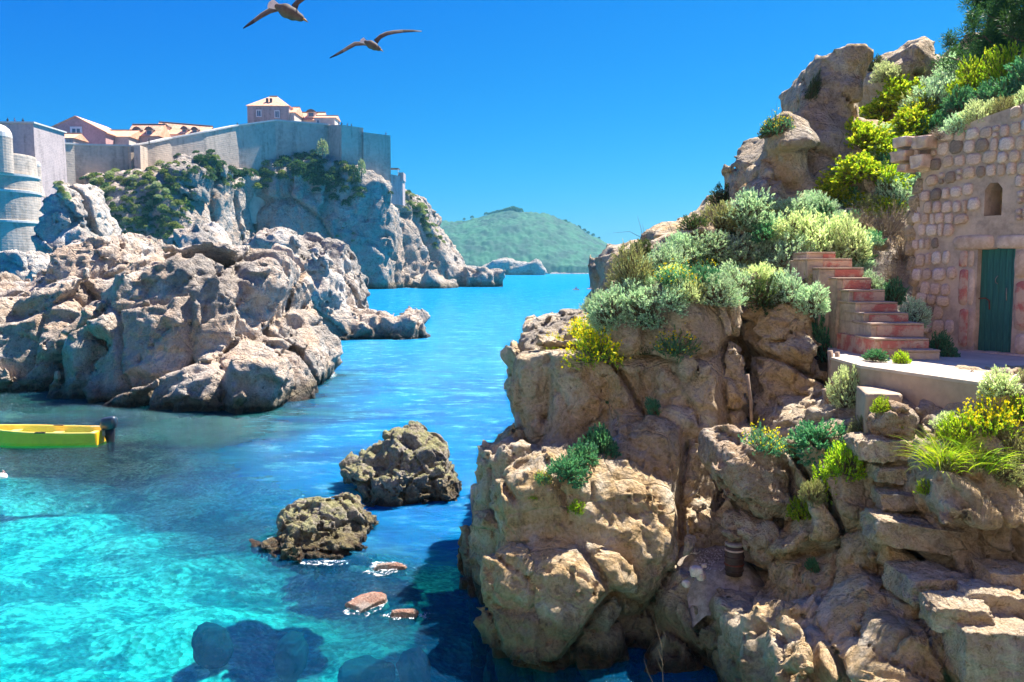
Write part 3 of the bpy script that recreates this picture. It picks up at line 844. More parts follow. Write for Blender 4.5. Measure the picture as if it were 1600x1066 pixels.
# ------------------------------------------------------------------ unseen rest of the cove behind the camera, added to bounce warm light
def bounce_shore():
    th = np.radians(np.arange(-42, 222, 2.0))       # 0 = +x, 90 = straight back
    rr = np.array([0, 3, 5, 8, 11, 14, 15, 16.5, 17.5, 19, 22, 26, 40, 60])
    zz = np.array([4.8, 4.6, 3.9, 2.6, 2.0, 2.4, 6, 10, 14, 19, 24, 27, 31, 33])
    T, R = np.meshgrid(th, rr, indexing='ij')
    Z = np.repeat(zz[None, :], len(th), 0).astype(float)
    X = np.cos(T) * R * 1.25; Y = -np.sin(T) * R * 1.0 - 2.0
    q = np.stack([X.ravel(), Y.ravel(), Z.ravel()], 1)
    n = fbm(q / 5, 3, 77).reshape(X.shape)
    Z = Z + n * np.minimum(1.6, R * 0.12) - 0.2
    X = X + fbm(q / 4 + 50, 3, 78).reshape(X.shape) * np.minimum(1.5, R * 0.1)
    Y = Y + fbm(q / 4 + 90, 3, 79).reshape(X.shape) * np.minimum(1.5, R * 0.1)
    e = np.clip((Y + 2.5) / 3.0, 0, 1)               # slides into the water in front
    Z = np.where(R < 13, Z * (1 - e) - 1.5 * e, Z)
    return np_mesh('bounce_shore', np.stack([X.ravel(), Y.ravel(), Z.ravel()], 1), _gridf(*X.shape), True)
M['bounce_shore'] = rock_mat('pale_bounce_rock', (0.62, 0.50, 0.36), (0.72, 0.62, 0.48), (0.60, 0.43, 0.27), (0.40, 0.30, 0.2), U=2.5, streak=0.4)
tag(link_mesh('bounce_shore', bounce_shore(), M['bounce_shore']), 'unseen pale rock of the cove, added to bounce warm light', kind='structure')

hz = bpy.data.materials.new('sea_haze'); hz.use_nodes = True
ht = hz.node_tree; ht.nodes.clear()
pv = ht.nodes.new('ShaderNodeVolumePrincipled'); ho = ht.nodes.new('ShaderNodeOutputMaterial')
pv.inputs['Color'].default_value = (0.20, 0.72, 1.0, 1); pv.inputs['Density'].default_value = 0.00013; pv.inputs['Anisotropy'].default_value = 0.2
ht.links.new(pv.outputs[0], ho.inputs['Volume'])
bm = bmesh.new(); bm_box(bm, (0, 4500, 56), (18600, 9300, 142))
tag(link_mesh('haze', bm_mesh('haze', bm), hz), 'thin sea haze', kind='stuff')
# ------------------------------------------------------------------ town wall, towers and houses on the headland
def wall_mat(name, col, col2, scale, brick=None):
    t = NT(name); p = t.pos()
    n1 = t.noise(p, 0.12 * scale, 6, 0.65, 0.6); n2 = t.noise(p, 0.9 * scale, 5, 0.65)
    n3 = t.noise(t.scaled(p, (1, 1, 0.12)), 0.5 * scale, 4, 0.6)
    c = t.mix(t.step(n1, 0.4, 0.62), col, col2)
    c = t.mix(t.step(n3, 0.48, 0.66, 0, 0.75), c, tuple(k * 0.5 for k in col))
    x, y, z = t.sep(p)
    wv = t.math('FRACT', t.math('MULTIPLY', z, scale * 1.6))
    joint = t.math('MULTIPLY', t.step(wv, 0.0, 0.12), t.step(wv, 1.0, 0.88))
    c = t.mix(t.step(n2, 0.3, 0.7, 0, 0.5), c, tuple(min(1, k * 1.3) for k in col))
    h = t.math('ADD', t.math('MULTIPLY', joint, 0.5), n2)
    t.principled(c, 0.9, t.bump(h, 0.5, 0.22 / scale))
    return t.m
M['town_wall'] = wall_mat('weathered_grey_ashlar', (0.52, 0.41, 0.31), (0.38, 0.30, 0.235), 1.0)
M['tower_stone'] = wall_mat('pale_ashlar', (0.50, 0.40, 0.31), (0.34, 0.275, 0.22), 1.1)
M['coping'] = flat_mat('pale_coping', (0.62, 0.57, 0.50), 0.85, 0.1, 0.6, 0.05, obj=False)
M['pink_plaster'] = flat_mat('pink_plaster', (0.58, 0.33, 0.31), 0.9, 0.12, 0.4, 0.03, obj=False)
M['mauve_stone'] = wall_mat('mauve_masonry', (0.46, 0.36, 0.33), (0.38, 0.30, 0.28), 1.6)
M['cream_plaster'] = flat_mat('cream_plaster', (0.66, 0.56, 0.47), 0.9, 0.1, 0.4, 0.03, obj=False)
M['roof_tile'] = (lambda t: (t.principled(t.mix(t.step(t.noise(t.pos(), 0.9, 5, 0.7), 0.35, 0.65), (0.68, 0.30, 0.17), (0.85, 0.48, 0.30)), 0.85,
        t.bump(t.n('TexWave', wave_type='BANDS', bands_direction='X').outputs['Fac'], 0.4, 0.1)), t.m)[1])(NT('orange_roof_tile'))
M['dark_trim'] = flat_mat('dark_trim', (0.12, 0.09, 0.08), 0.7, 0.1, 2, 0.01)
M['white_frame'] = flat_mat('white_frame', (0.72, 0.70, 0.68), 0.7, 0.05, 2, 0.01)
M['pane'] = flat_mat('window_glass', (0.10, 0.13, 0.17), 0.15, 0.1, 2, 0.0, spec=0.8)
M['green_metal'] = flat_mat('green_metal', (0.10, 0.25, 0.24), 0.6, 0.1, 2, 0.0)

def prism_xy(name, corners, z0s, z1s, mat, parent=None, batter=0.0):
    """prism on a plan polygon; z0s / z1s per corner"""
    n = len(corners)
    cx = sum(c[0] for c in corners) / n; cy = sum(c[1] for c in corners) / n
    v = [(c[0] + (c[0] - cx) * batter, c[1] + (c[1] - cy) * batter, z) for c, z in zip(corners, z0s)] + [(c[0], c[1], z) for c, z in zip(corners, z1s)]
    bm = bmesh.new()
    bv = [bm.verts.new(p) for p in v]
    for i in range(n):
        j = (i + 1) % n
        bm.faces.new((bv[i], bv[j], bv[n + j], bv[n + i]))
    bm.faces.new(bv[:n][::-1]); bm.faces.new(bv[n:])
    bmesh.ops.recalc_face_normals(bm, faces=bm.faces)
    return link_mesh(name, bm_mesh(name, bm), mat, parent)

def wall_run(pts, thick, parent, mat, zb, cop=True):
    for (xa, ya, da), (xb, yb, db) in zip(pts[:-1], pts[1:]):
        A, B = P(xa, ya, da), P(xb, yb, db)
        u = Vector((B.x - A.x, B.y - A.y)).normalized()
        n = Vector((-u.y, u.x))
        if n.y < 0: n = -n
        cs = [(A.x, A.y), (B.x, B.y), (B.x + n.x * thick, B.y + n.y * thick), (A.x + n.x * thick, A.y + n.y * thick)]
        prism_xy('wall', cs, [zb] * 4, [A.z, B.z, B.z, A.z], mat, parent)
        if cop:
            o = -n * 0.35
            c2 = [(A.x + o.x, A.y + o.y), (B.x + o.x, B.y + o.y), (B.x + n.x * (thick + 0.3), B.y + n.y * (thick + 0.3)), (A.x + n.x * (thick + .3), A.y + n.y * (thick + .3))]
            prism_xy('coping', c2, [A.z + 0.01, B.z + 0.01, B.z + 0.01, A.z + 0.01], [A.z + 0.45, B.z + 0.45, B.z + 0.45, A.z + 0.45], M['coping'], parent)

t = thing('town_wall', (0, 0, 0), 'long high grey stone town wall stepping along the top of the headland', 'wall')
wall_run([(50, 224, 226), (116, 226, 236)], 3, t, M['town_wall'], 20)
wall_run([(116, 227, 240), (204, 229, 250)], 3, t, M['town_wall'], 20)
wall_run([(204, 229, 249), (242, 223, 256), (268, 217, 262), (322, 207, 272), (372, 197, 284), (430, 189, 294), (516, 196, 302)], 3, t, M['town_wall'], 22)
prism_xy('buttress', [(P(203, 0, 248).x, 247), (P(213, 0, 248).x, 247), (P(213, 0, 248).x, 252), (P(203, 0, 248).x, 252)], [20] * 4, [P(208, 228, 248).z] * 4, M['town_wall'], t)
t = thing('bastion', (0, 0, 0), 'tall blocky stone bastion at the seaward end of the town wall', 'bastion')
def bastion_piece(x0, x1, y0, y1, d0, d1, depth):
    A, B = P(x0, y0, d0), P(x1, y1, d1)
    prism_xy('wall', [(A.x, A.y), (B.x, B.y), (B.x - 3, B.y + depth), (A.x, A.y + depth)], [20] * 4, [A.z, B.z, B.z, A.z], M['town_wall'], t, 0.02)
bastion_piece(513, 533, 196, 195, 301, 296, 14)
bastion_piece(533, 567.5, 195, 200, 296, 301, 16)
bastion_piece(567.5, 610, 206.5, 212, 300, 306, 16)
# small terrace building at the foot of the bastion
t = thing('terrace_building', (0, 0, 0), 'small stone terrace with an awning clinging to the foot of the bastion', 'terrace')
A, B = P(608, 272, 308), P(629, 276, 312)
prism_xy('wall', [(A.x, A.y), (B.x, B.y), (B.x, B.y + 7), (A.x, A.y + 7)], [30] * 4, [A.z, B.z, B.z, A.z], M['mauve_stone'], t)
prism_xy('parapet', [(B.x - 1.6, B.y - .6), (B.x + .4, B.y - .6), (B.x + .4, B.y + 6), (B.x - 1.6, B.y + 6)], [B.z - 2.6, B.z - 1.4, B.z - 1.4, B.z - 2.6], [B.z + 1.4] * 4, M['mauve_stone'], t)
prism_xy('awning', [(A.x, A.y - .3), (A.x + 3.4, A.y - .3), (A.x + 3.4, A.y + 4), (A.x, A.y + 4)], [A.z + 1.9] * 4, [A.z + 2.1] * 4, M['dark_trim'], t)
for k in (0.2, 3.1):
    prism_xy('post', [(A.x + k, A.y), (A.x + k + .2, A.y), (A.x + k + .2, A.y + .2), (A.x + k, A.y + .2)], [A.z - 0.2] * 4, [A.z + 1.89] * 4, M['white_frame'], t)

# round tower at the left edge
t = thing('round_tower', (0, 0, 0), 'massive round pale stone tower with string courses at the left edge', 'tower')
D_T = 190.0
c = P(-12, 300, D_T); k = D_T / FPX
def zt(y): return P(0, y, D_T).z
def ring(name, prof, mat, n=56, cc=c):
    bm = bmesh.new(); bm_lathe(bm, [(r * k, zt(y)) for r, y in prof], n, (cc.x, cc.y, 0))
    return link_mesh(name, bm_mesh(name, bm, False), mat, t)
ring('drum', [(72, 425), (69, 402), (66.5, 350)], M['tower_stone'])
ring('string_course', [(66.5, 349.9), (68.5, 349.5), (68.5, 346.5), (66.5, 346)], M['coping'])
ring('drum', [(66.4, 345.9), (65.5, 304)], M['tower_stone'])
ring('string_course', [(65.5, 303.9), (67.5, 303.5), (67.8, 300), (66, 299.5)], M['coping'])
ring('drum', [(65.4, 299.4), (64.5, 279)], M['tower_stone'])
ring('string_course', [(64.5, 278.9), (67, 278), (67, 275), (63, 274.5)], M['coping'])
ring('parapet', [(63, 274.4), (62, 246), (61, 243.5), (54, 243), (53, 262)], M['tower_stone'])
t = thing('sentry_turret', (0, 0, 0), 'small domed sentry turret rising from the round tower', 'turret')
cs_ = P(-4, 240, D_T - 6.5)
ring('drum', [(20.5, 276), (20.5, 222)], M['tower_stone'], 28, cs_)
ring('dome', [(20.6, 221.9), (19.8, 215), (17, 209), (12, 204.5), (6, 202), (0.5, 201.2)], M['coping'], 28, cs_)
t = thing('corner_turret', (0, 0, 0), 'pale rounded stone buttress between the round tower and the town wall', 'buttress')
cb = P(52, 260, D_T + 12)
ring('drum', [(16, 300), (12, 282), (11, 250)], M['tower_stone'], 24, cb)
ring('cap', [(11.3, 249.9), (11.3, 246), (9, 242), (1, 240.5)], M['coping'], 24, cb)
t = thing('square_tower', (0, 0, 0), 'square brownish stone tower with people on its flat top', 'tower')
a, b = P(-60, 192, 208), P(52, 193, 204)
prism_xy('wall', [(a.x, a.y), (b.x, b.y), (b.x, b.y + 14), (a.x, b.y + 14)], [18] * 4, [a.z, b.z, b.z, a.z], M['mauve_stone'], t, 0.03)
prism_xy('coping', [(a.x, a.y - .4), (b.x + .4, b.y - .4), (b.x + .4, b.y + 14.4), (a.x, b.y + 14.4)], [a.z + .01, b.z + .01, b.z + .01, a.z + .01], [a.z + .35, b.z + .35, b.z + .35, a.z + .35], M['coping'], t)

def window(parent, x0, y0, x1, y1, d, frame=True, panes=2):
    a, b = P(x0, y1, d - 0.16), P(x1, y0, d - 0.16)
    bm = bmesh.new(); w = 0.17 * (b.x - a.x)
    for s in ((a.x, a.x + w), (b.x - w, b.x)):
        bm_box(bm, ((s[0] + s[1]) / 2, a.y, (a.z + b.z) / 2), (w, 0.2, b.z - a.z))
    for s in ((a.z, a.z + w), (b.z - w, b.z)):
        bm_box(bm, ((a.x + b.x) / 2, a.y, (s[0] + s[1]) / 2), (b.x - a.x - 2 * w, 0.2, w))
    bm_box(bm, ((a.x + b.x) / 2, a.y, (a.z + b.z) / 2), (w * 0.5, 0.14, b.z - a.z - 2 * w))
    f = link_mesh('window', bm_mesh('window', bm), M['white_frame'], parent)
    bm = bmesh.new(); bm_box(bm, ((a.x + b.x) / 2, a.y + .02, (a.z + b.z) / 2), (b.x - a.x - 2 * w, 0.1, b.z - a.z - 2 * w))
    link_mesh('pane', bm_mesh('pane', bm), M['pane'], f)

def gable_front(name_label, x0, x1, xr, ybase, yeave, yridge, d, depth, mat, cat='house', wins=()):
    """house whose gable looks at the camera"""
    h = thing('house', (0, 0, 0), name_label, cat)
    a, b, r, e = P(x0, ybase, d), P(x1, ybase, d), P(xr, yridge, d), P(x0, yeave, d)
    v = [(a.x, d, a.z), (b.x, d, a.z), (b.x, d, e.z), (r.x, d, r.z), (a.x, d, e.z)]
    bm = bmesh.new()
    f1 = [bm.verts.new(p) for p in v]; f2 = [bm.verts.new((p[0], p[1] + depth, p[2])) for p in v]
    bm.faces.new(f1); bm.faces.new(f2[::-1])
    for i in range(5): bm.faces.new((f1[i], f1[(i + 1) % 5], f2[(i + 1) % 5], f2[i]))
    bmesh.ops.recalc_face_normals(bm, faces=bm.faces)
    link_mesh('wall', bm_mesh('wall', bm), mat, h)
    bm = bmesh.new(); th = 0.35
    for (p, q) in (((a.x - .6, e.z - .35), (r.x, r.z + .02)), ((b.x + .6, e.z - .35), (r.x, r.z + .02))):
        vs_ = [bm.verts.new(c_) for c_ in ((p[0], d - .4, p[1] + .02), (q[0], d - .4, q[1] + .02), (q[0], d - .4, q[1] + th), (p[0], d - .4, p[1] + th))]
        vb = [bm.verts.new((c_.co.x, d + depth + .4, c_.co.z)) for c_ in vs_]
        bm.faces.new(vs_); bm.faces.new(vb[::-1])
        for i in range(4): bm.faces.new((vs_[i], vs_[(i + 1) % 4], vb[(i + 1) % 4], vb[i]))
    bmesh.ops.recalc_face_normals(bm, faces=bm.faces)
    link_mesh('roof', bm_mesh('roof', bm), M['roof_tile'], h)
    for w in wins: window(h, *w, d)
    return h

def slope_front(label, x0, x1, ybase, yeave, yridge, d, depth, mat, wins=(), dorm=(), hip=0.0, ye1=None, yr1=None, cat='house'):
    """house whose roof slope looks at the camera; hip = metres the ridge is set in"""
    h = thing('house', (0, 0, 0), label, cat)
    a, b = P(x0, ybase, d), P(x1, ybase, d)
    e0, e1 = P(x0, yeave, d), P(x1, ye1 if ye1 else yeave, d)
    dr = d + depth / 2
    r0, r1 = P(x0, yridge, dr), P(x1, yr1 if yr1 else yridge, dr)
    prism_xy('wall', [(a.x, d), (b.x, d), (b.x, d + depth), (a.x, d + depth)], [a.z] * 4, [e0.z, e1.z, e1.z, e0.z], mat, h)
    bm = bmesh.new(); o = 0.45
    c0 = bm.verts.new((a.x - o, d - o, e0.z + .02)); c1 = bm.verts.new((b.x + o, d - o, e1.z + .02))
    c2 = bm.verts.new((b.x + o, d + depth + o, e1.z + .02)); c3 = bm.verts.new((a.x - o, d + depth + o, e0.z + .02))
    q0 = bm.verts.new((a.x - o + hip, dr, r0.z)); q1 = bm.verts.new((b.x + o - hip, dr, r1.z))
    bm.faces.new((c0, c1, q1, q0)); bm.faces.new((c2, c3, q0, q1)); bm.faces.new((c0, q0, c3)); bm.faces.new((c1, c2, q1)); bm.faces.new((c3, c2, c1, c0))
    bmesh.ops.recalc_face_normals(bm, faces=bm.faces)
    rf = link_mesh('roof', bm_mesh('roof', bm), M['roof_tile'], h)
    bm = bmesh.new(); bm_tube(bm, [(q[0], q[1], q[2]) for q in ((a.x - o + hip, dr, r0.z + .1), (b.x + o - hip, dr, r1.z + .1))], 0.22, 6)
    link_mesh('ridge', bm_mesh('ridge', bm), M['dark_trim'], rf)
    for w in wins: window(h, *w, d)
    for (dx0, dx1, dy0, dy1) in dorm:
        dd = d + 0.6
        A_, B_ = P(dx0, dy1, dd), P(dx1, dy0, dd)
        bm = bmesh.new(); bm_box(bm, ((A_.x + B_.x) / 2, dd + 1.6, (A_.z + B_.z) / 2), (B_.x - A_.x, 3.2, B_.z - A_.z))
        dm = link_mesh('dormer', bm_mesh('dormer', bm), M['cream_plaster'], h)
        m_ = (A_.x + B_.x) / 2; w_ = (B_.x - A_.x) / 2 + .45
        prism = [(m_ - w_, B_.z), (m_ + w_, B_.z), (m_ + w_ * .55, B_.z + .75), (m_, B_.z + 1.05), (m_ - w_ * .55, B_.z + .75)]
        bm = bmesh.new()
        fa = [bm.verts.new((p[0], dd - .4, p[1] + .01)) for p in prism]; fb = [bm.verts.new((p[0], dd + 3.4, p[1] + .01)) for p in prism]
        bm.faces.new(fa); bm.faces.new(fb[::-1])
        for i in range(5): bm.faces.new((fa[i], fa[(i + 1) % 5], fb[(i + 1) % 5], fb[i]))
        bmesh.ops.recalc_face_normals(bm, faces=bm.faces)
        link_mesh('dormer_roof', bm_mesh('dormer_roof', bm), M['dark_trim'], dm)
        bm = bmesh.new(); bm_box(bm, (m_, dd - .05, (A_.z + B_.z) / 2 + .1), ((B_.x - A_.x) * .62, .12, (B_.z - A_.z) * .62))
        link_mesh('pane', bm_mesh('pane', bm), M['pane'], dm)
    return h

h = gable_front('pink gabled house with one white framed window behind the town wall', 66, 166, 118, 240, 207, 183, 262, 20, M['pink_plaster'], wins=[(110, 198, 128, 211)])
slope_front('small low cream house with a tiled roof right of the pink gable', 150, 202, 240, 214, 204, 268, 14, M['cream_plaster'], wins=[(156, 219, 166, 226)])
slope_front('low grey house against the wall in front of the pink gable', 74, 115, 240, 216, 209, 246, 8, M['mauve_stone'], wins=[(94, 217, 103, 224)])
slope_front('low orange roofed house between square tower and pink gable', 54, 80, 240, 213, 205, 262, 12, M['cream_plaster'])
slope_front('orange roofed house with two dormers facing the sea', 200, 248, 240, 213, 195, 275, 10, M['mauve_stone'], dorm=[(209, 219, 203, 212), (228, 238, 203, 212)])
slope_front('longer orange roofed house with three dormers above its neighbours', 241, 322, 240, 210, 191, 290, 12, M['cream_plaster'], dorm=[(252, 262, 198, 206), (284, 292, 202, 208), (300, 308, 203, 209)], yr1=198)
h = slope_front('mauve stone house with a hipped orange roof and two windows on the wall', 387, 452, 200, 165.5, 151, 312, 15, M['mauve_stone'], wins=[(400.5, 171.5, 408.5, 183), (429, 172.5, 437, 185)], hip=6.5, ye1=166)
for xx in (417, 423):
    c_ = P(xx, 160, 314); bm = bmesh.new(); bm_box(bm, (c_.x, 314.5, c_.z), (.8, .8, 3.0))
    link_mesh('chimney', bm_mesh('chimney', bm, False), M['dark_trim'], h)
slope_front('pale side wing beside the hipped mauve house', 452, 460, 200, 176, 168, 313, 14, M['cream_plaster'])
slope_front('orange roofed house with one round topped dormer behind the wall', 462, 502, 200, 188, 176, 325, 12, M['cream_plaster'], dorm=[(480, 492, 175, 184)])
slope_front('small flat roofed cream building beside the bastion', 491, 523, 200, 184, 181.5, 316, 9, M['cream_plaster'], wins=[(494, 187, 500, 195)])

# ------------------------------------------------------------------ people: one continuous body each, from capsules
def capsule_mesh(name, caps, h=0.03, blend=0.04):
    A = np.array([c[0] for c in caps], np.float32); B = np.array([c[1] for c in caps], np.float32)
    r0 = np.array([c[2] for c in caps], np.float32); r1 = np.array([c[3] for c in caps], np.float32)
    lo = np.minimum(A, B).min(0) - 0.25; hi = np.maximum(A, B).max(0) + 0.25
    g = [np.arange(lo[i], hi[i] + h, h, dtype=np.float32) for i in range(3)]
    X, Y, Z = np.meshgrid(*g, indexing='ij')
    S = np.full(X.shape, 1e3, np.float32)
    for a, b, q0, q1 in zip(A, B, r0, r1):
        d = b - a
        t_ = np.clip(((X - a[0]) * d[0] + (Y - a[1]) * d[1] + (Z - a[2]) * d[2]) / max(1e-9, float(d @ d)), 0, 1)
        v = np.sqrt((X - a[0] - t_ * d[0]) ** 2 + (Y - a[1] - t_ * d[1]) ** 2 + (Z - a[2] - t_ * d[2]) ** 2) - (q0 + (q1 - q0) * t_)
        S = smin(S, v, blend)
    v, f = surface_nets(S, lo, h)
    return np_mesh(name, v, f, True)

def standing_caps(arm=0.0, lean=0.0):
    c = []
    for s in (-1, 1):
        c += [((s * .10, 0, .92), (s * .11, .01, .50), .09, .062), ((s * .11, .01, .50), (s * .12, .03, .08), .06, .042), ((s * .12, .03, .05), (s * .12, -.14, .04), .045, .035),
              ((s * .19, 0, 1.42), (s * (.24 + .1 * arm), -.02 - .1 * arm, 1.13), .055, .045), ((s * (.24 + .1 * arm), -.02 - .1 * arm, 1.13), (s * (.20), -.20 - .1 * arm, .95 + .2 * arm), .042, .032), ((s * .2, -.2 - .1 * arm, .95 + .2 * arm), (s * .19, -.27 - .1 * arm, .93 + .2 * arm), .036, .026)]
    c += [((0, 0, .95), (0, 0, 1.15), .135, .125), ((0, 0, 1.15), (0, .01, 1.38), .125, .145), ((-.15, 0, 1.42), (.15, 0, 1.42), .07, .07), ((0, 0, 1.45), (0, -.01, 1.58), .055, .05), ((0, -.015, 1.63), (0, -.02, 1.68), .09, .095), ((0, -.10, 1.62), (0, -.125, 1.61), .02, .012)]
    return c
M['dark_cloth'] = flat_mat('dark_clothing', (0.04, 0.045, 0.06), 0.9, 0.2, 3, 0.01)
M['blue_cloth'] = flat_mat('blue_clothing', (0.08, 0.10, 0.22), 0.9, 0.2, 3, 0.01)
M['hair'] = flat_mat('dark_hair', (0.03, 0.02, 0.015), 0.8, 0.2, 20, 0.01)
pm = [capsule_mesh('person', standing_caps(0.0)), capsule_mesh('person', standing_caps(0.8))]
pm[0].materials.append(M['dark_cloth']); pm[1].materials.append(M['blue_cloth'])
hair = capsule_mesh('hair', [((0, .03, 1.70), (0, .0, 1.735), .085, .07), ((0, .055, 1.62), (0, .05, 1.70), .055, .07)], .02); hair.materials.append(M['hair'])
PLAB = ['tiny person on the square tower, leftmost of the three', 'tiny person on the square tower, middle of the three', 'tiny person on the square tower, nearest its right corner',
        'tiny lone person walking on the wall right of the dormered houses', 'tiny lone person on the wall just left of the hipped house',
        'tiny person on the bastion top nearest the flat roofed building', 'tiny person second from the left on the bastion top', 'tiny person third from the left on the bastion top', 'tiny person on the bastion top nearest its step down', 'tiny lone person at the far seaward corner of the bastion',
        'tiny person behind the low wall under the two dormered house']
for i, (x, y, d, zoff) in enumerate([(12, 191, 206, 0), (23, 191, 206, 0), (36, 192, 206, 0), (333, 203, 277, 0), (371, 196.5, 286, 0), (529, 195, 300, 0), (534, 195.5, 300, 0), (543, 197, 301, 0), (549, 198, 301, 0), (603, 211, 307, 0), (233, 222, 252, 0)]):
    q = P(x, y, d)
    b_ = thing('person', (q.x, q.y, q.z - 0.75), PLAB[i], 'person', 'visitors walking on the town walls', (0, 0, (i * 1.7) % 6.28))
    link_mesh('body', pm[i % 2], None, b_); link_mesh('hair', hair, None, b_)

# paddlers far out on the water
def seated_caps():
    c = [((0, 0, .12), (0, .02, .35), .15, .13), ((0, .02, .35), (0, .0, .62), .13, .15), ((-.15, 0, .66), (.15, 0, .66), .07, .07), ((0, 0, .68), (0, -.01, .80), .055, .05), ((0, -.015, .86), (0, -.02, .91), .09, .095)]
    for s in (-1, 1):
        c += [((s * .1, -.05, .16), (s * .14, -.75, .22), .085, .05), ((s * .19, 0, .64), (s * .33, -.16, .42), .05, .04), ((s * .33, -.16, .42), (s * .33, -.42, .50), .04, .03), ((s * .33, -.42, .50), (s * .32, -.48, .51), .035, .025)]
    return c
M['kayak'] = flat_mat('orange_kayak', (0.62, 0.16, 0.04), 0.35, 0.1, 2, 0.0)
M['vest'] = flat_mat('dark_red_vest', (0.22, 0.04, 0.05), 0.8, 0.1, 2, 0.01)
bm = bmesh.new(); rings = []
for i in range(13):
    s = i / 12 * 2 - 1; w = .31 * (1 - abs(s) ** 2.4) + .01; zk = .20 + .14 * s * s
    rings.append([bm.verts.new((w * math.cos(a_), s * 1.9, .06 + (zk if math.sin(a_) > 0 else .16) * math.sin(a_) * (1 - .6 * abs(s) ** 3))) for a_ in [2 * math.pi * k_ / 12 for k_ in range(12)]])
for i in range(12):
    for k_ in range(12): bm.faces.new((rings[i][k_], rings[i][(k_ + 1) % 12], rings[i + 1][(k_ + 1) % 12], rings[i + 1][k_]))
bm.faces.new(rings[0][::-1]); bm.faces.new(rings[-1])
kay = bm_mesh('kayak', bm, True); kay.materials.append(M['kayak'])
sm = capsule_mesh('person', seated_caps()); sm.materials.append(M['vest'])
sh_ = capsule_mesh('hair', [((0, .03, .93), (0, .0, .965), .085, .07)], .02); sh_.materials.append(M['hair'])
for i, (x, y, rz) in enumerate([(900, 453, .5), (922, 452, -.7), (941, 451.5, .3)]):
    q = on_z(x, y, 0)
    tag(link_mesh('kayak', kay, None, None, q, (0, 0, rz)), ['far off orange kayak on the open water, leftmost of three', 'far off orange kayak on the open water, middle of three', 'far off orange kayak nearest the shrubs of the cliff edge'][i], 'kayak', 'kayaks out on the open water')
    o = thing('person', (q.x, q.y, 0.06), ['tiny paddler in a red vest in the leftmost kayak', 'tiny paddler in a red vest in the middle kayak', 'tiny paddler in a red vest in the kayak nearest the shrubs'][i], 'person', 'paddlers in the kayaks', (0, 0, rz))
    link_mesh('body', sm, None, o); link_mesh('hair', sh_, None, o)
# ------------------------------------------------------------------ stone hut with the green door
WA = Vector((8.4, 17.5, 0)); WU = Vector((0.447, -0.894, 0)).normalized(); WN = Vector((-WU.y, WU.x, 0))
if WN.x > 0: WN = -WN
def wall_sz(px, py):
    r = ray(px, py)
    # C + t r on plane through WA with normal WN
    t_ = (Vector((WA.x, WA.y, 0)).dot(WN)) / (Vector((r.x, r.y, 0)).dot(WN))
    q = Vector((r.x * t_, r.y * t_, CAMZ + r.z * t_))
    return ((q - WA).dot(WU), q.z)
HUT = thing('stone_hut', (WA.x, WA.y, 0), 'old stone hut wall with pale rounded stones and a green plank door', 'hut', rot=(0, 0, math.atan2(WU.y, WU.x)))
# local frame: x = along the wall (s), y = inwards? local -y or +y faces out
OUT = -1.0 if Vector((-WU.y, WU.x, 0)).dot(WN) < 0 else 1.0   # sign of local y that faces the viewer

def mat_island(name, stops, rough=0.85, bump=0.02, scale=9):
    t = NT(name); oi = t.n('ObjectInfo'); p = t.n('TexCoord').outputs['Object']
    col = t.ramp(oi.outputs['Random'], stops)
    col.node.color_ramp.interpolation = 'CONSTANT'
    n1 = t.noise(p, scale, 6, 0.65); n2 = t.noise(p, scale * 5, 4, 0.6)
    c = t.mix(t.step(n1, 0.35, 0.65), t.mix(1.0, col, (0.72, 0.66, 0.62), 'MULTIPLY'), col)
    c = t.mix(t.step(n2, 0.62, 0.72, 0, 0.6), c, (0.22, 0.17, 0.13))
    t.principled(c, rough, t.bump(t.math('ADD', n1, t.math('MULTIPLY', n2, 0.4)), 0.8, bump))
    return t.m
M['hut_stone'] = mat_island('hut_stone', [(0.0, (0.84, 0.68, 0.58)), (0.22, (0.78, 0.60, 0.50)), (0.42, (0.86, 0.74, 0.65)), (0.62, (0.70, 0.54, 0.42)), (0.76, (0.80, 0.62, 0.46)), (0.86, (0.30, 0.24, 0.20)), (0.93, (0.40, 0.31, 0.24))], bump=0.03)
M['mortar'] = flat_mat('brown_mortar', (0.54, 0.42, 0.33), 0.95, 0.22, 2.0, 0.05)
M['dressed'] = mat_island('dressed_stone', [(0.0, (0.66, 0.49, 0.37)), (0.5, (0.74, 0.58, 0.46))], bump=0.02, scale=5)
M['red_stone'] = (lambda t: (t.principled(t.mix(t.step(t.noise(t.pos(), 3.5, 6, 0.7), 0.42, 0.58), (0.56, 0.39, 0.29), (0.48, 0.15, 0.12)), 0.85, t.bump(t.noise(t.pos(), 14, 6, 0.65), 0.8, 0.03)), t.m)[1])(NT('faded_red_paint'))
def door_mat():
    t = NT('green_door_paint'); p = t.n('TexCoord').outputs['Object']; oi = t.n('ObjectInfo')
    g = t.noise(t.scaled(p, (9, 9, 0.7)), 3.0, 6, 0.7, 0.3)
    n = t.noise(p, 3.0, 5, 0.65)
    c = t.mix(t.step(g, 0.35, 0.65), (0.012, 0.09, 0.08), (0.03, 0.18, 0.15))
    c = t.mix(t.step(oi.outputs['Random'], 0, 1, 0, 0.4), c, (0.012, 0.09, 0.075))
    c = t.mix(t.step(t.math('MULTIPLY', g, n), 0.31, 0.42, 0, 0.6), c, (0.16, 0.15, 0.12))
    t.principled(c, 0.6, t.bump(g, 0.6, 0.01))
    return t.m
M['green_door'] = door_mat()
M['rust'] = flat_mat('rusty_iron', (0.20, 0.05, 0.03), 0.8, 0.25, 20, 0.005)
M['old_iron'] = flat_mat('grey_iron', (0.35, 0.32, 0.30), 0.6, 0.2, 20, 0.005, metallic=0.5)

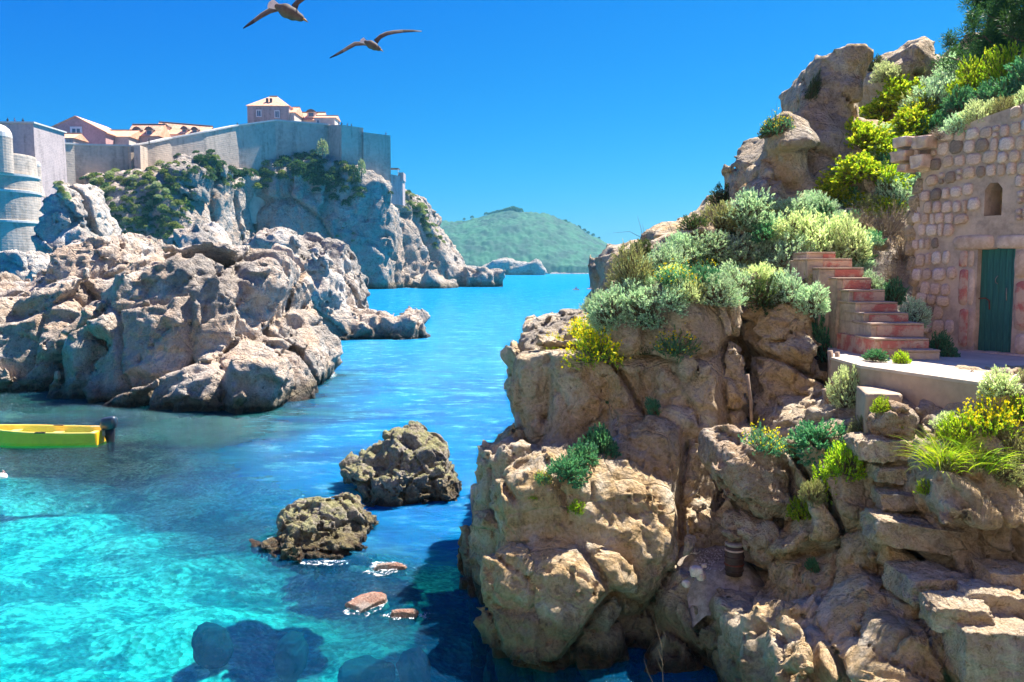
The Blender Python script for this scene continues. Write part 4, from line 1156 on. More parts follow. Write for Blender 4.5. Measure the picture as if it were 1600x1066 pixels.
from mathutils.geometry import tessellate_polygon
def plate(name, outline, holes, y0, y1, mat, parent):
    """polygon in (s,z) with holes, between local y0 (front) and y1"""
    loops = [[Vector((s, 0, z)) for s, z in outline]] + [[Vector((s, 0, z)) for s, z in h_] for h_ in holes]
    flat = [v for l in loops for v in l]
    tris = tessellate_polygon(loops)
    bm = bmesh.new()
    F = [bm.verts.new((v.x, y0, v.z)) for v in flat]; B = [bm.verts.new((v.x, y1, v.z)) for v in flat]
    for a, b, c_ in tris:
        try: bm.faces.new((F[a], F[b], F[c_])); bm.faces.new((B[a], B[c_], B[b]))
        except ValueError: pass
    k_ = 0
    for l in loops:
        n = len(l)
        for i in range(n):
            j = (i + 1) % n
            bm.faces.new((F[k_ + i], F[k_ + j], B[k_ + j], B[k_ + i]))
        k_ += n
    bmesh.ops.recalc_face_normals(bm, faces=bm.faces)
    return link_mesh(name, bm_mesh(name, bm), mat, parent)

outline_px = [(1404, 214), (1440, 212), (1480, 205), (1505, 196), (1530, 186), (1570, 172), (1610, 158), (1700, 125), (1700, 620), (1590, 600), (1446, 575),
              (1444, 540), (1438, 500), (1428, 455), (1424, 420), (1419, 380), (1422, 340), (1429, 305), (1438, 282), (1440, 270), (1406, 262), (1402, 238)]
outline = [wall_sz(*q) for q in outline_px]
ds0, dz0 = wall_sz(1521, 549); ds1, dz1 = wall_sz(1587, 386)
ns0, nz0 = wall_sz(1537, 338); ns1, nz1 = wall_sz(1567, 286)
nzt = nz1
niche = [(ns0, nz0), (ns1, nz0), (ns1, nz1 - .1), ((ns0 + ns1) / 2 + .08, nz1 + .02), ((ns0 + ns1) / 2 - .08, nz1 + .02), (ns0, nz1 - .1)]
doorhole = [(ds0, dz0 - 0.02), (ds1, dz0 - 0.02), (ds1, dz1), (ds0, dz1)]
yf = 0.0
wall = plate('wall', outline, [niche, doorhole], 0.0, -OUT * 0.55, M['mortar'], HUT)
# rough, uneven face for the mortar: subdivide and displace
def inside(s, z, poly):
    c_ = False; n = len(poly); j = n - 1
    for i in range(n):
        if (poly[i][1] > z) != (poly[j][1] > z) and s < (poly[j][0] - poly[i][0]) * (z - poly[i][1]) / (poly[j][1] - poly[i][1]) + poly[i][0]: c_ = not c_
        j = i
    return c_
bm = bmesh.new(); bm_box(bm, ((ns0 + ns1) / 2, -OUT * 0.50, (nz0 + nz1) / 2), (ns1 - ns0 + .1, 0.04, nz1 - nz0 + .1)); link_mesh('niche_back', bm_mesh('niche_back', bm), M['near_rock'], HUT)

def stone_mesh(seed, depth=0.050, n=12, boxy=0.55):
    r = random.Random(seed)
    bm = bmesh.new()
    pts = []
    for i in range(n):
        a = 2 * math.pi * (i + r.uniform(-.2, .2)) / n
        ca, sa = math.cos(a), math.sin(a)
        q = (abs(ca) ** 4 + abs(sa) ** 4) ** -0.25
        q *= r.uniform(0.88, 1.06)
        pts.append((0.5 * q * ca, 0.5 * q * sa))
    def ringv(sc_, y): return [bm.verts.new((p[0] * sc_, y, p[1] * sc_ + r.uniform(-.01, .01))) for p in pts]
    R = [ringv(1.02, -OUT * 0.05), ringv(1.0, OUT * depth * 0.45), ringv(0.93, OUT * depth * (0.85 + r.uniform(-.1, .1))), ringv(0.66, OUT * depth * (1.08 + r.uniform(-.12, .12)))]
    for a_, b_ in zip(R[:-1], R[1:]):
        for i in range(n): bm.faces.new((a_[i], a_[(i + 1) % n], b_[(i + 1) % n], b_[i]))
    bm.faces.new(R[-1])
    bmesh.ops.recalc_face_normals(bm, faces=bm.faces)
    me = bm_mesh('stone', bm, True); me.materials.append(M['hut_stone'])
    return me
stones = [stone_mesh(i) for i in range(14)]
rr_ = random.Random(5)
lint0 = wall_sz(1488, 368); lint1 = wall_sz(1600, 392)
n_st = 0
z = dz0 - 0.05
smin_, smax_ = min(o_[0] for o_ in outline), 2.95
zmax_ = max(o_[1] for o_ in outline)
jam0 = wall_sz(1498, 450)[0]; jam1 = wall_sz(1606, 450)[0]
row = 0
while z < zmax_ and n_st < 296:
    hrow = rr_.uniform(0.235, 0.315)
    s = smin_ + rr_.uniform(0, .15)
    while s < smax_:
        w_ = rr_.choice([.13, .19, .21, .23, .25, .28, .33]) * rr_.uniform(.92, 1.1)
        cx_, cz_ = s + w_ / 2, z + hrow / 2 + 0.05 * math.sin(s * 1.7 + row)
        ok = all(inside(cx_ + a_ * (w_ / 2 + .015), cz_ + b_ * (hrow / 2), outline) for a_ in (-.8, .8) for b_ in (-.7, .7))
        if cz_ < lint1[1] + 0.22 and jam0 - .04 < cx_ + w_ / 2 and cx_ - w_ / 2 < jam1 + .03 and cz_ < lint0[1] + .12: ok = False
        if lint0[0] - .08 < cx_ + w_ / 2 and cx_ - w_ / 2 < jam1 + .1 and lint1[1] - .05 < cz_ < lint0[1] + .10: ok = False
        if ns0 - .07 < cx_ + w_ / 2 and cx_ - w_ / 2 < ns1 + .07 and nz0 - .07 < cz_ + hrow / 2 and cz_ - hrow / 2 < nz1 + .06: ok = False
        if ok and rr_.random() < 0.992 and n_st < 296:
            small = w_ < .15
            if small and rr_.random() < .4:
                for kk in (-1, 1):
                    o = link_mesh('stone', rr_.choice(stones), None, HUT, (cx_, 0, cz_ + kk * hrow * .24), (0, rr_.uniform(-.15, .15), 0)); o.scale = (w_ * .82, rr_.uniform(.8, 1.3), hrow * .38); n_st += 1
            else:
                o = link_mesh('stone', rr_.choice(stones), None, HUT, (cx_, 0, cz_ + rr_.uniform(-.012, .012)), (0, rr_.uniform(-.09, .09), 0)); o.scale = ((w_ - .030) * rr_.uniform(.96, 1.05), rr_.uniform(.7, 1.5), (hrow - .028) * rr_.uniform(.94, 1.04)); n_st += 1
        s += w_
    z += hrow
    row += 1
# corbel blocks sticking out at the top left corner and raw edge blocks down the side
def rough_block(name, size, seed, mat, parent=None, loc=None, rot=None, amp=0.12, cuts=3, rnd=0.16, fine=0.0):
    bm = bmesh.new(); bmesh.ops.create_cube(bm, size=1.0)
    bmesh.ops.subdivide_edges(bm, edges=bm.edges[:], cuts=cuts, use_grid_fill=True)
    co = np.array([v.co[:] for v in bm.verts], np.float32)
    n1 = np.stack([fbm(co * 1.6 + seed * 7.7 + k_ * 31, 3, seed) for k_ in range(3)], 1)
    r_ = np.linalg.norm(co, axis=1, keepdims=True)
    if fine:
        wc = co * np.array(size, np.float32) + seed
        f1_, f2_, fv_ = worley(wc / 0.16, seed); n1 = n1 + (co / (r_ + 1e-6)) * ((fv_ * .5 + fbm(wc * 14, 3, seed))[:, None] * fine / np.maximum(np.array(size), .25)) / amp
    co = co * (1 - rnd * np.clip(r_ - 0.55, 0, 1) / 0.31) + n1 * amp
    for v, c_ in zip(bm.verts, co): v.co = (c_[0] * size[0], c_[1] * size[1], c_[2] * size[2])
    me = bm_mesh(name, bm, True)
    return link_mesh(name, me, mat, parent, loc, rot)
for i, (x, y, w_, h_) in enumerate([(1421, 224, .34, .2), (1452, 224, .36, .24), (1418, 246, .36, .22), (1447, 254, .3, .26), (1424, 264, .22, .14)]):
    s_, z_ = wall_sz(x, y)
    rough_block('corbel_stone', (w_, .5, h_), 60 + i, M['dressed'], HUT, (s_, OUT * .06, z_), (0, rr_.uniform(-.1, .1), 0), amp=.10, cuts=8, rnd=.04)
for i, y in enumerate(range(292, 560, 24)):
    xx = np.interp(y, [270, 305, 340, 380, 420, 455, 500, 560], [1440, 1429, 1422, 1419, 1424, 1428, 1438, 1446])
    s_, z_ = wall_sz(xx + 1, y)
    rough_block('edge_stone', (.24, .42, .34), 80 + i, M['near_rock'], HUT, (s_ + .02, -OUT * .16, z_), (0, rr_.uniform(-.2, .2), 0), amp=0.2)

# door frame, door
FR = link_mesh('door_frame', plate('f', [(ds0 - .02, dz1 + .0), (ds1 + .02, dz1), (ds1 + .02, dz1 + .02), (ds0 - .02, dz1 + .02)], [], -OUT * .2, -OUT * .3, M['dressed'], HUT).data, None, HUT)
for o in list(HUT.children):
    if o.name.startswith('f') and o is not FR: bpy.data.objects.remove(o)
def frame_block(name, x0, y0, x1, y1, seed, mat, dep=.34, pr=.03):
    a = wall_sz(x0, y0); b = wall_sz(x1, y1)
    c_ = ((a[0] + b[0]) / 2, OUT * (pr - dep / 2), (a[1] + b[1]) / 2)
    return rough_block(name, (abs(b[0] - a[0]), dep, abs(b[1] - a[1])), seed, mat, FR, c_, None, amp=0.018, cuts=4)
frame_block('lintel_stone', 1489, 368.5, 1555, 390, 1, M['dressed'], .4, .05)
frame_block('lintel_stone', 1555.5, 368, 1612, 388, 2, M['dressed'], .4, .045)
for i, (y0, y1) in enumerate([(391, 418), (418.6, 479), (479.6, 545)]):
    frame_block('jamb_stone', 1499, y0, 1511.5, y1, 10 + i, M['red_stone'])
    frame_block('jamb_stone', 1511.8, y0, 1522, y1, 20 + i, M['dressed'], .34, .02)
for i, (y0, y1) in enumerate([(389, 436), (436.6, 520), (520.6, 556)]):
    frame_block('jamb_stone', 1586.5, y0, 1606, y1, 30 + i, M['red_stone'] if i == 1 else M['dressed'], .34, .04)
for i, (x0, x1, ya, yb) in enumerate([(1503, 1534, 546, 560), (1534.5, 1560, 548, 563), (1560.5, 1610, 550, 567)]):
    frame_block('threshold_stone', x0, ya, x1, yb, 40 + i, M['dressed'], .5, .14)
DOOR = thing('door', (0, 0, 0), None, None); DOOR.parent = HUT
del_keys = [k_ for k_ in DOOR.keys()]
npk = 6; pw = (ds1 - ds0) / npk
for i in range(npk):
    bm = bmesh.new(); bm_box(bm, (0, 0, 0), (pw - .006, .03, dz1 - dz0 + .02), bevel=.004)
    link_mesh('plank', bm_mesh('plank', bm), M['green_door'], DOOR, (ds0 + pw * (i + .5), -OUT * (.13 + rr_.uniform(0, .004)), (dz0 + dz1) / 2))
def wall_tube(name, pix, rad, mat, off):
    bm = bmesh.new(); pts = [wall_sz(*q) for q in pix]
    bm_tube(bm, [(p_[0], OUT * (-.115 + o_), p_[1]) for p_, o_ in zip(pts, off)], rad, 6)
    link_mesh(name, bm_mesh(name, bm, True), mat, DOOR)
wall_tube('door_handle', [(1553, 431), (1551, 436), (1551, 441), (1553, 444)], .008, M['old_iron'], [0, .03, .03, 0])
wall_tube('keyhole_plate', [(1567, 450), (1567, 470)], .009, M['old_iron'], [.01, .01])
wall_tube('latch', [(1519, 461), (1523, 467), (1535, 466), (1541, 470), (1541, 484)], .012, M['rust'], [.02, .03, .03, .03, .02])

# ------------------------------------------------------------------ stairs, platform
ST = thing('staircase', (0, 0, 0), 'narrow outdoor stair with faded red risers climbing left of the hut', 'stairs')
M['tread'] = flat_mat('worn_tread', (0.52, 0.38, 0.28), 0.9, 0.2, 2.5, 0.03, obj=False)
steps = [(1418, 1464, 547, 14.9), (1368, 1446, 529, 15.2), (1362, 1438, 505, 15.6), (1350, 1414, 489, 16.0), (1337, 1397, 472, 16.4), (1326, 1377, 453, 16.8), (1308, 1356, 434, 17.2), (1280, 1344, 418, 17.6), (1262, 1326, 404, 18.0), (1262, 1300, 394, 18.4)]
zprev = 4.93
for i, (x0, x1, y, d) in enumerate(steps):
    a, b = P(x0, y, d), P(x1 + 5, y, d)
    zb = 4.35 if i else 4.9
    bm = bmesh.new()
    dep = 0.42 if i < 8 else 1.4
    bm_box(bm, ((a.x + b.x) / 2, d + .9, (zb + a.z - .035) / 2), (b.x - a.x, 1.8, a.z - .035 - zb), bevel=.02)
    bmesh.ops.subdivide_edges(bm, edges=[e for e in bm.edges if e.calc_length() > .25], cuts=4, use_grid_fill=True)
    for v in bm.verts: v.co += Vector([float(k_) for k_ in rng.normal(0, .008, 3)])
    sp = link_mesh('step', bm_mesh('step', bm), M['mortar'] if i != 1 else M['red_stone'], ST)
    bm = bmesh.new(); bm_box(bm, ((a.x + b.x) / 2 - .01, d + .43, a.z - .016), (b.x - a.x + .02, .92, .036), bevel=.012)
    link_mesh('tread', bm_mesh('tread', bm), M['tread'], sp)
    xr = P(x0 + (8 if i < 7 else 24), y, d).x
    if i > 0:
        bm = bmesh.new(); bm_box(bm, ((xr + b.x) / 2, d - .002, (a.z - .04 + zprev) / 2), (b.x - xr, .05, a.z - .04 - zprev), bevel=.01)
        link_mesh('riser', bm_mesh('riser', bm), M['red_stone'], sp)
    zprev = a.z + .004
PL = thing('platform', (0, 0, 0), 'sunlit concrete landing in front of the green door', 'platform')
M['concrete'] = flat_mat('warm_concrete', (0.46, 0.35, 0.25), 0.92, 0.16, 1.2, 0.04, obj=False)
M['concrete_top'] = flat_mat('pale_concrete', (0.56, 0.46, 0.37), 0.92, 0.12, 1.5, 0.02, obj=False)
fl, frr = on_z(1345, 571, 4.93), on_z(1556, 601, 4.93)
cs = [(fl.x, fl.y), (frr.x, frr.y), (frr.x + 3.0, frr.y + .2), (10.8, 16), (8.6, 17.6), (6.4, 17.2), (fl.x + .02, fl.y + 1.4)]
prism_xy('slab', cs, [4.05] * 7, [4.88] * 7, M['concrete'], PL)
cs2 = [(c_[0] + (-.015 if i in (0, 6) else 0), c_[1] - (.02 if i < 3 else 0)) for i, c_ in enumerate(cs)]
prism_xy('paving', cs2, [4.884] * 7, [4.93] * 7, M['concrete_top'], PL)
a = P(1352, 606, 13.3); b = P(1432, 622, 12.5)
o = rough_block('concrete_block', (b.x - a.x + .1, 1.0, .75), 91, M['concrete'], None, ((a.x + b.x) / 2, 13.3, a.z - .40), (0, 0, -.25), amp=.02, cuts=8, rnd=.03)
tag(o, 'low concrete block below the front edge of the landing', 'concrete block')
# ------------------------------------------------------------------ ray casting onto what is built, from pixels of the photograph
bpy.context.view_layer.update()
def hit(px, py, objs=None):
    o_, d_ = Vector((0, 0, CAMZ)), ray(px, py).normalized()
    best = None
    for ob in (objs or ROCKS):
        mi = ob.matrix_world.inverted()
        ok, loc, nrm, _ = ob.ray_cast(mi @ o_, (mi.to_3x3() @ d_).normalized())
        if ok: loc = ob.matrix_world @ loc; nrm = (ob.matrix_world.to_3x3() @ nrm).normalized()
        if ok and (best is None or (loc - o_).length < (best[0] - o_).length): best = (loc.copy(), nrm.copy())
    return best

# ------------------------------------------------------------------ loose boulders at the foot of the recess
def boulder(prims, label, seed, h=0.045, group=None, mat='loose_stone', name='boulder', **kw):
    a = dict(scales=((0.9, 0.10), (0.4, 0.13), (0.2, 0.12)), crack=0.03, rough=0.7, zmin=-3, blend=0.06); a.update(kw)
    return rock_obj(name, mat, prims, h, label=label, cat='boulder', seed=seed, group=group, **a)
boulder([Poly([(1128, 702), (1150, 692), (1205, 702), (1232, 722), (1244, 790), (1218, 818), (1180, 808), (1142, 776), (1125, 742)], 13.7, 1.5, 0.2, tz=0.25, bulge=0.3)], 'large tan boulder wedged in the recess above two smaller boulders', 61, group='boulders in the recess')
boulder([Ell(1161, 824, 14.0, 30, 22, .35, 5, 2.8)], 'small orange boulder just above the dark barrel', 62, .035, 'boulders in the recess', scales=((.6, .12), (.25, .12)))
boulder([Ell(1192, 845, 13.75, 28, 28, .35, -30, 2.8)], 'small brown boulder to the right of the dark barrel', 63, .035, 'boulders in the recess', scales=((.6, .12), (.25, .12)))
boulder([Ell(1392, 655, 12.6, 28, 30, .4, 20, 2.8)], 'rounded tan boulder under the low concrete block', 64, .035, None, scales=((.6, .1), (.25, .1)))

# ------------------------------------------------------------------ squared stone blocks of the hewn steps
def block(x0, y0, x1, y1, d, dep, seed, label, rz=0.0, amp=0.05, ry=0.0):
    hh = hit((x0 + x1) / 2, (y0 + y1) / 2, [cliff])
    if hh is not None: d = hh[0].y - 0.22
    a, b = P(x0, y1, d), P(x1, y0, d)
    o = rough_block('stone_block', (b.x - a.x, dep, b.z - a.z), seed, M['terrain_rock'], None, ((a.x + b.x) / 2, d + dep / 2, (a.z + b.z) / 2), (0, ry, rz), amp=amp * 1.2, cuts=22, rnd=0.08, fine=.035)
    tag(o, label, 'stone block', 'loose blocks of the rough steps'); ROCKS.append(o); return o
block(1420, 908, 1518, 950, 10.9, .8, 101, 'biggest squared tan stone block in the middle of the rough steps', .05)
block(1398, 944, 1470, 985, 10.7, .6, 102, 'flat stone under the left end of the biggest squared block', .2, .1)
block(1466, 952, 1560, 992, 10.5, .6, 103, 'wedge shaped stone jutting out under the biggest squared block', -.1, .08)
block(1520, 932, 1612, 975, 10.3, .6, 104, 'long pale stone right of the biggest squared block', -.25, .06)
block(1552, 898, 1630, 935, 10.7, .6, 105, 'smooth pinkish stone at the right picture edge above the long pale stone', -.1, .04)
block(1516, 990, 1640, 1080, 9.3, 1.2, 106, 'large weathered stone block filling the bottom right corner', -.1, .05)
block(1560, 1018, 1650, 1064, 9.1, .5, 107, 'small ochre stone set against the corner block', .05, .05)
block(1384, 880, 1430, 935, 11.3, .5, 108, 'upright rough stone left of the biggest squared block', .3, .1)
block(1385, 775, 1462, 800, 11.9, .7, 109, 'pale hewn step edge two steps below the landing', -.15, .08)
block(1370, 822, 1516, 862, 11.3, .7, 110, 'long sunlit hewn step edge above the squared blocks', -.12, .08, .13)
block(1348, 690, 1440, 722, 12.6, .7, 111, 'broad sunlit ledge stone at the top of the hewn steps', -.1, .09)
block(1375, 733, 1450, 756, 12.2, .6, 112, 'narrow ledge stone just below the top of the hewn steps', -.1, .08)

# ------------------------------------------------------------------ gravel pocket with barrel
gv = None
GZ = P(1110, 900, 13.9).z + .10
bm = bmesh.new()
M['gravel'] = flat_mat('grey_gravel', (0.40, 0.34, 0.28), 0.95, 0.25, 9.0, 0.04, obj=False)
gx0, gx1, gy0, gy1 = P(1072, 900, 13.8).x, P(1196, 900, 13.8).x, 13.35, 15.0
def gz(X, Y):
    q = np.stack([X.ravel(), Y.ravel(), 0 * X.ravel()], 1)
    e = np.clip((13.95 - Y) / .6, 0, 1) ** 1.5 * .55 + np.clip((gx0 + .25 - X) / .25, 0, 1) * .2 + np.clip((X - gx1 + .25) / .25, 0, 1) * .2
    return GZ + (fbm(q * 2, 4, 3) * .10).reshape(X.shape) + 0.06 * (Y - 13.9) - e
gr = link_mesh('gravel', grid_mesh('gravel', np.linspace(gx0, gx1, 40), np.linspace(gy0, gy1, 50), gz), M['gravel'])
tag(gr, 'pocket of grey gravel on the rock ledge around the barrel', 'gravel', kind='stuff'); 
pv_, pf_ = [], []
for i in range(260):
    x, y = rng.uniform(gx0 + .25, gx1 - .25), rng.uniform(13.85, gy1)
    r_ = float(rng.choice([.012, .018, .03], p=[.6, .3, .1]))
    k_ = len(pv_)
    zz = GZ + 0.06 * (y - 13.9) + .01
    for dx, dy, dz in ((1, 0, 0), (0, 1, 0), (-1, 0, 0), (0, -1, 0), (0, 0, .7), (0, 0, -.7)): pv_.append((x + dx * r_ * rng.uniform(.7, 1.3), y + dy * r_, zz + dz * r_))
    for a_, b_ in ((0, 1), (1, 2), (2, 3), (3, 0)): pf_.append((k_ + a_, k_ + b_, k_ + 4)); pf_.append((k_ + b_, k_ + a_, k_ + 5))
M['pebble'] = mat_island('pebble', [(0, (.6, .55, .5)), (.5, (.45, .4, .35))])
tag(link_mesh('pebbles', np_mesh('pebbles', pv_, pf_), M['pebble']), 'scattered white pebbles on the gravel by the barrel', 'pebbles', kind='stuff')
for i, (x, y, s_) in enumerate([(1088, 893, .16), (1096, 900, .13), (1072, 912, .10), (1100, 884, .06)]):
    q = P(x, y, 13.6)
    o = rough_block('stone', (s_ * 1.3, s_, s_), 130 + i, M['hut_stone'], None, (q.x, q.y, q.z + .0), (0, 0, i), amp=.08)
    tag(o, ['palest larger stone lying on the gravel left of the barrel', 'rounded white stone touching the palest larger one', 'small pale stone at the left rim of the gravel', 'tiny white stone on the gravel nearest the cliff foot'][i], 'stone', 'pale stones on the gravel')
q = P(1147, 888, 13.75)
bz = GZ - .02
kk = 13.75 / FPX
BR = thing('barrel', (q.x, q.y, bz), 'small dark brown barrel with hoops standing on the gravel', 'barrel')
bh = P(1147, 848, 13.75).z - bz
bm = bmesh.new(); bm_lathe(bm, [(.135, 0), (.15, bh * .25), (.158, bh * .5), (.15, bh * .78), (.14, bh * .92)], 24); M['barrel'] = flat_mat('dark_barrel', (0.075, 0.04, 0.03), 0.6, 0.3, 6, 0.02)
link_mesh('body', bm_mesh('body', bm, True), M['barrel'], BR)
for z_ in (.12, .32, .55, .76):
    bm = bmesh.new(); r_ = .158 - abs(z_ - .5) * .035; bm_lathe(bm, [(r_, 0), (r_ + .012, .008), (r_ + .012, .022), (r_, .03)], 24)
    link_mesh('hoop', bm_mesh('hoop', bm), M['rust'] if z_ in (.32,) else M['dressed'] if z_ > .7 else M['barrel'], BR, (0, 0, bh * z_))
bm = bmesh.new(); bm_lathe(bm, [(.148, 0), (.158, .012), (.158, .035), (.14, .045), (.02, .048)], 24)
link_mesh('lid', bm_mesh('lid', bm), M['gravel'], BR, (0, 0, bh * .92))

# ------------------------------------------------------------------ poles and planks in the recess
M['old_wood'] = flat_mat('weathered_wood', (0.36, 0.26, 0.19), 0.9, 0.25, 6, 0.01)
M['tan_wood'] = flat_mat('tan_wood', (0.58, 0.34, 0.17), 0.85, 0.2, 6, 0.01)
def pole(x0, y0, x1, y1, d, r_, label, d1=None):
    a, b = P(x0, y0, d), P(x1, y1, d1 or d)
    bm = bmesh.new(); m = (a + b) / 2 + Vector((.02, 0, 0)); bm_tube(bm, [Vector((0, 0, 0)), m - a, b - a], [r_, r_ * .95, r_ * .9], 7)
    tag(link_mesh('wooden_pole', bm_mesh('wooden_pole', bm, True), M['old_wood'], None, a), label, 'pole', 'old wooden poles in the recess')
pole(1168, 585, 1175, 675, 16.0, .035, 'thin wooden pole leaning against the rounded rock stack')
pole(1288, 608, 1296, 662, 14.6, .05, 'grey wooden pole standing beside the broken tan board')
pole(1297, 548, 1300, 615, 15.4, .05, 'upright post under the dark green bush, left of the pair')
pole(1308, 550, 1309, 612, 15.4, .045, 'upright post under the dark green bush, right of the pair')
def plank(x, y, d, w, h_, ry, label, rz=0.3):
    bm = bmesh.new(); bm_box(bm, (0, 0, 0), (w, .03, h_), bevel=.004)
    q = P(x, y, d)
    tag(link_mesh('board', bm_mesh('board', bm), M['tan_wood'], None, q, (0.1, ry, rz)), label, 'board', 'broken boards in the recess')
plank(1303, 631, 14.5, .17, .32, -.6, 'broken tan board catching the sun in the recess')
plank(1309, 655, 14.6, .10, .28, .15, 'darker short board below the broken tan board')
plank(1296, 610, 14.9, .12, .26, .5, 'reddish board behind the broken tan board')

# ------------------------------------------------------------------ yellow dinghy with outboard
M['boat_yellow'] = flat_mat('yellow_fibreglass', (1.0, 0.52, 0.02), 0.35, 0.06, 1.5, 0.0, spec=0.5)
M['boat_cream'] = flat_mat('cream_fibreglass', (0.95, 0.66, 0.16), 0.4, 0.06, 1.5, 0.0, spec=0.5)
M['motor_blue'] = flat_mat('dark_blue_motor', (0.02, 0.045, 0.08), 0.25, 0.2, 3, 0.0, spec=0.6)
M['motor_black'] = flat_mat('black_motor', (0.012, 0.018, 0.028), 0.35, 0.2, 3, 0.0)
st = on_z(146, 697, 0)
BO = thing('dinghy', (st.x, st.y + .75, 0), 'bright yellow open dinghy with its stern towards the inlet', 'boat', rot=(0, 0, math.radians(4)))
Lb = 4.6
NS, NK = 24, 9
def hull_pt(u, v, inset=0.0, lift=0.0):
    """u 0 stern .. 1 bow; v -1..1 across (|v|=1 gunwale)"""
    bw = .74 * (1 - max(0, (u - .45) / .55) ** 2.2) * (0.94 + .06 * min(1, u * 4)) + .01
    hgt = .42 + .22 * u ** 2
    keel = -.12 + .42 * max(0, (u - .72) / .28) ** 1.8
    a = abs(v)
    y = bw * (min(1, a * 1.55)) ** .75 * (.86 + .14 * a)
    z = keel + (hgt - keel) * max(0, (a - .45) / .55) ** 1.15 + .03 * a
    y = max(0, y - inset)
    return Vector((-u * Lb, y * (1 if v >= 0 else -1), z + lift))
def loft(name, f, nu, nv, mat, parent, closed_end=False):
    bm = bmesh.new(); G = [[bm.verts.new(f(i / nu, -1 + 2 * j / nv)) for j in range(nv + 1)] for i in range(nu + 1)]
    for i in range(nu):
        for j in range(nv): bm.faces.new((G[i][j], G[i][j + 1], G[i + 1][j + 1], G[i + 1][j]))
    if closed_end: bm.faces.new(G[0])
    bmesh.ops.recalc_face_normals(bm, faces=bm.faces)
    return link_mesh(name, bm_mesh(name, bm, False), mat, parent)
hull = loft('hull', lambda u, v: hull_pt(u, v), NS, 18, M['boat_yellow'], BO, True)
loft('liner', lambda u, v: hull_pt(.015 + u * .97, v, .05, .07 if abs(v) < .9 else -.01), NS, 18, M['boat_cream'], BO, True)
for s in (-1, 1):
    bm = bmesh.new(); bm_tube(bm, [hull_pt(i / NS, s) + Vector((0, -s * .02, .012)) for i in range(NS + 1)], .035, 8)
    link_mesh('gunwale', bm_mesh('gunwale', bm, True), M['boat_cream'], BO)
    for k_, (u0, u1) in enumerate(((.38, .46),)):
        bm = bmesh.new(); p0, p1 = hull_pt(u0, s), hull_pt(u1, s); bm_box(bm, ((p0.x + p1.x) / 2, (p0.y + p1.y) / 2, p0.z + .04), (p0.x - p1.x, .10, .05), bevel=.012)
        link_mesh('rowlock_pad', bm_mesh('rowlock_pad', bm), M['barrel'], BO)
for u_, w_, z_ in ((.40, .34, .30), (.72, .3, .42)):
    bm = bmesh.new(); bm_box(bm, (-u_ * Lb, 0, z_), (w_, 2 * abs(hull_pt(u_, 1).y) - .12, .05), bevel=.015)
    link_mesh('thwart', bm_mesh('thwart', bm), M['boat_cream'], BO)
bm = bmesh.new(); bm_box(bm, (-.30, .0, .27), (.55, 1.24, .12), bevel=.04); link_mesh('stern_bench', bm_mesh('stern_bench', bm), M['boat_cream'], BO)
bm = bmesh.new(); bm_box(bm, (.0, 0, .22), (.07, 1.3, .50), bevel=.02); link_mesh('transom', bm_mesh('transom', bm), M['boat_yellow'], BO)
MO = thing('outboard_motor', (st.x + .20, st.y + .75, 0.12), 'dark blue outboard motor clamped to the stern of the yellow dinghy', 'motor', rot=(0, math.radians(-4), math.radians(4)))
bm = bmesh.new()
rings = []
for z_, lx0, lx1, w_ in ((.36, -.16, .30, .16), (.42, -.20, .36, .19), (.56, -.22, .40, .20), (.70, -.20, .40, .195), (.80, -.16, .36, .17), (.84, -.08, .26, .12)):
    rg = []
    for k_ in range(20):
        a_ = 2 * math.pi * k_ / 20; c_, s_ = math.cos(a_), math.sin(a_)
        rg.append(bm.verts.new(((lx0 + lx1) / 2 + (lx1 - lx0) / 2 * math.copysign(abs(c_) ** .6, c_), w_ * math.copysign(abs(s_) ** .6, s_), z_ + .02 * c_)))
    rings.append(rg)
for a_, b_ in zip(rings[:-1], rings[1:]):
    for k_ in range(20): bm.faces.new((a_[k_], a_[(k_ + 1) % 20], b_[(k_ + 1) % 20], b_[k_]))
bm.faces.new(rings[0][::-1]); bm.faces.new(rings[-1])
link_mesh('cowling', bm_mesh('cowling', bm, True), M['motor_blue'], MO)
bm = bmesh.new()
prof = [(-.12, .36), (.26, .36), (.24, .10), (.20, -.15), (.16, -.5), (-.02, -.5), (-.05, -.1), (-.10, .12)]
for y_ in (-.09, .09): pass
fa = [bm.verts.new((x_, -.09, z_)) for x_, z_ in prof]; fb = [bm.verts.new((x_, .09, z_)) for x_, z_ in prof]
bm.faces.new(fa); bm.faces.new(fb[::-1])
for i in range(len(prof)): bm.faces.new((fa[i], fa[(i + 1) % len(prof)], fb[(i + 1) % len(prof)], fb[i]))
bmesh.ops.recalc_face_normals(bm, faces=bm.faces)
bmesh.ops.bevel(bm, geom=bm.edges[:], offset=.02, segments=2, affect='EDGES')
link_mesh('leg', bm_mesh('leg', bm, True), M['motor_black'], MO)
bm = bmesh.new(); bm_tube(bm, [(-.15, 0, .45), (-.35, .05, .50), (-.62, .08, .50)], .018, 7); link_mesh('tiller', bm_mesh('tiller', bm, True), M['white_frame'], MO)
bm = bmesh.new(); bm_box(bm, (-.12, 0, .26), (.14, .26, .24), bevel=.02); link_mesh('clamp_bracket', bm_mesh('clamp_bracket', bm), M['old_iron'], MO)
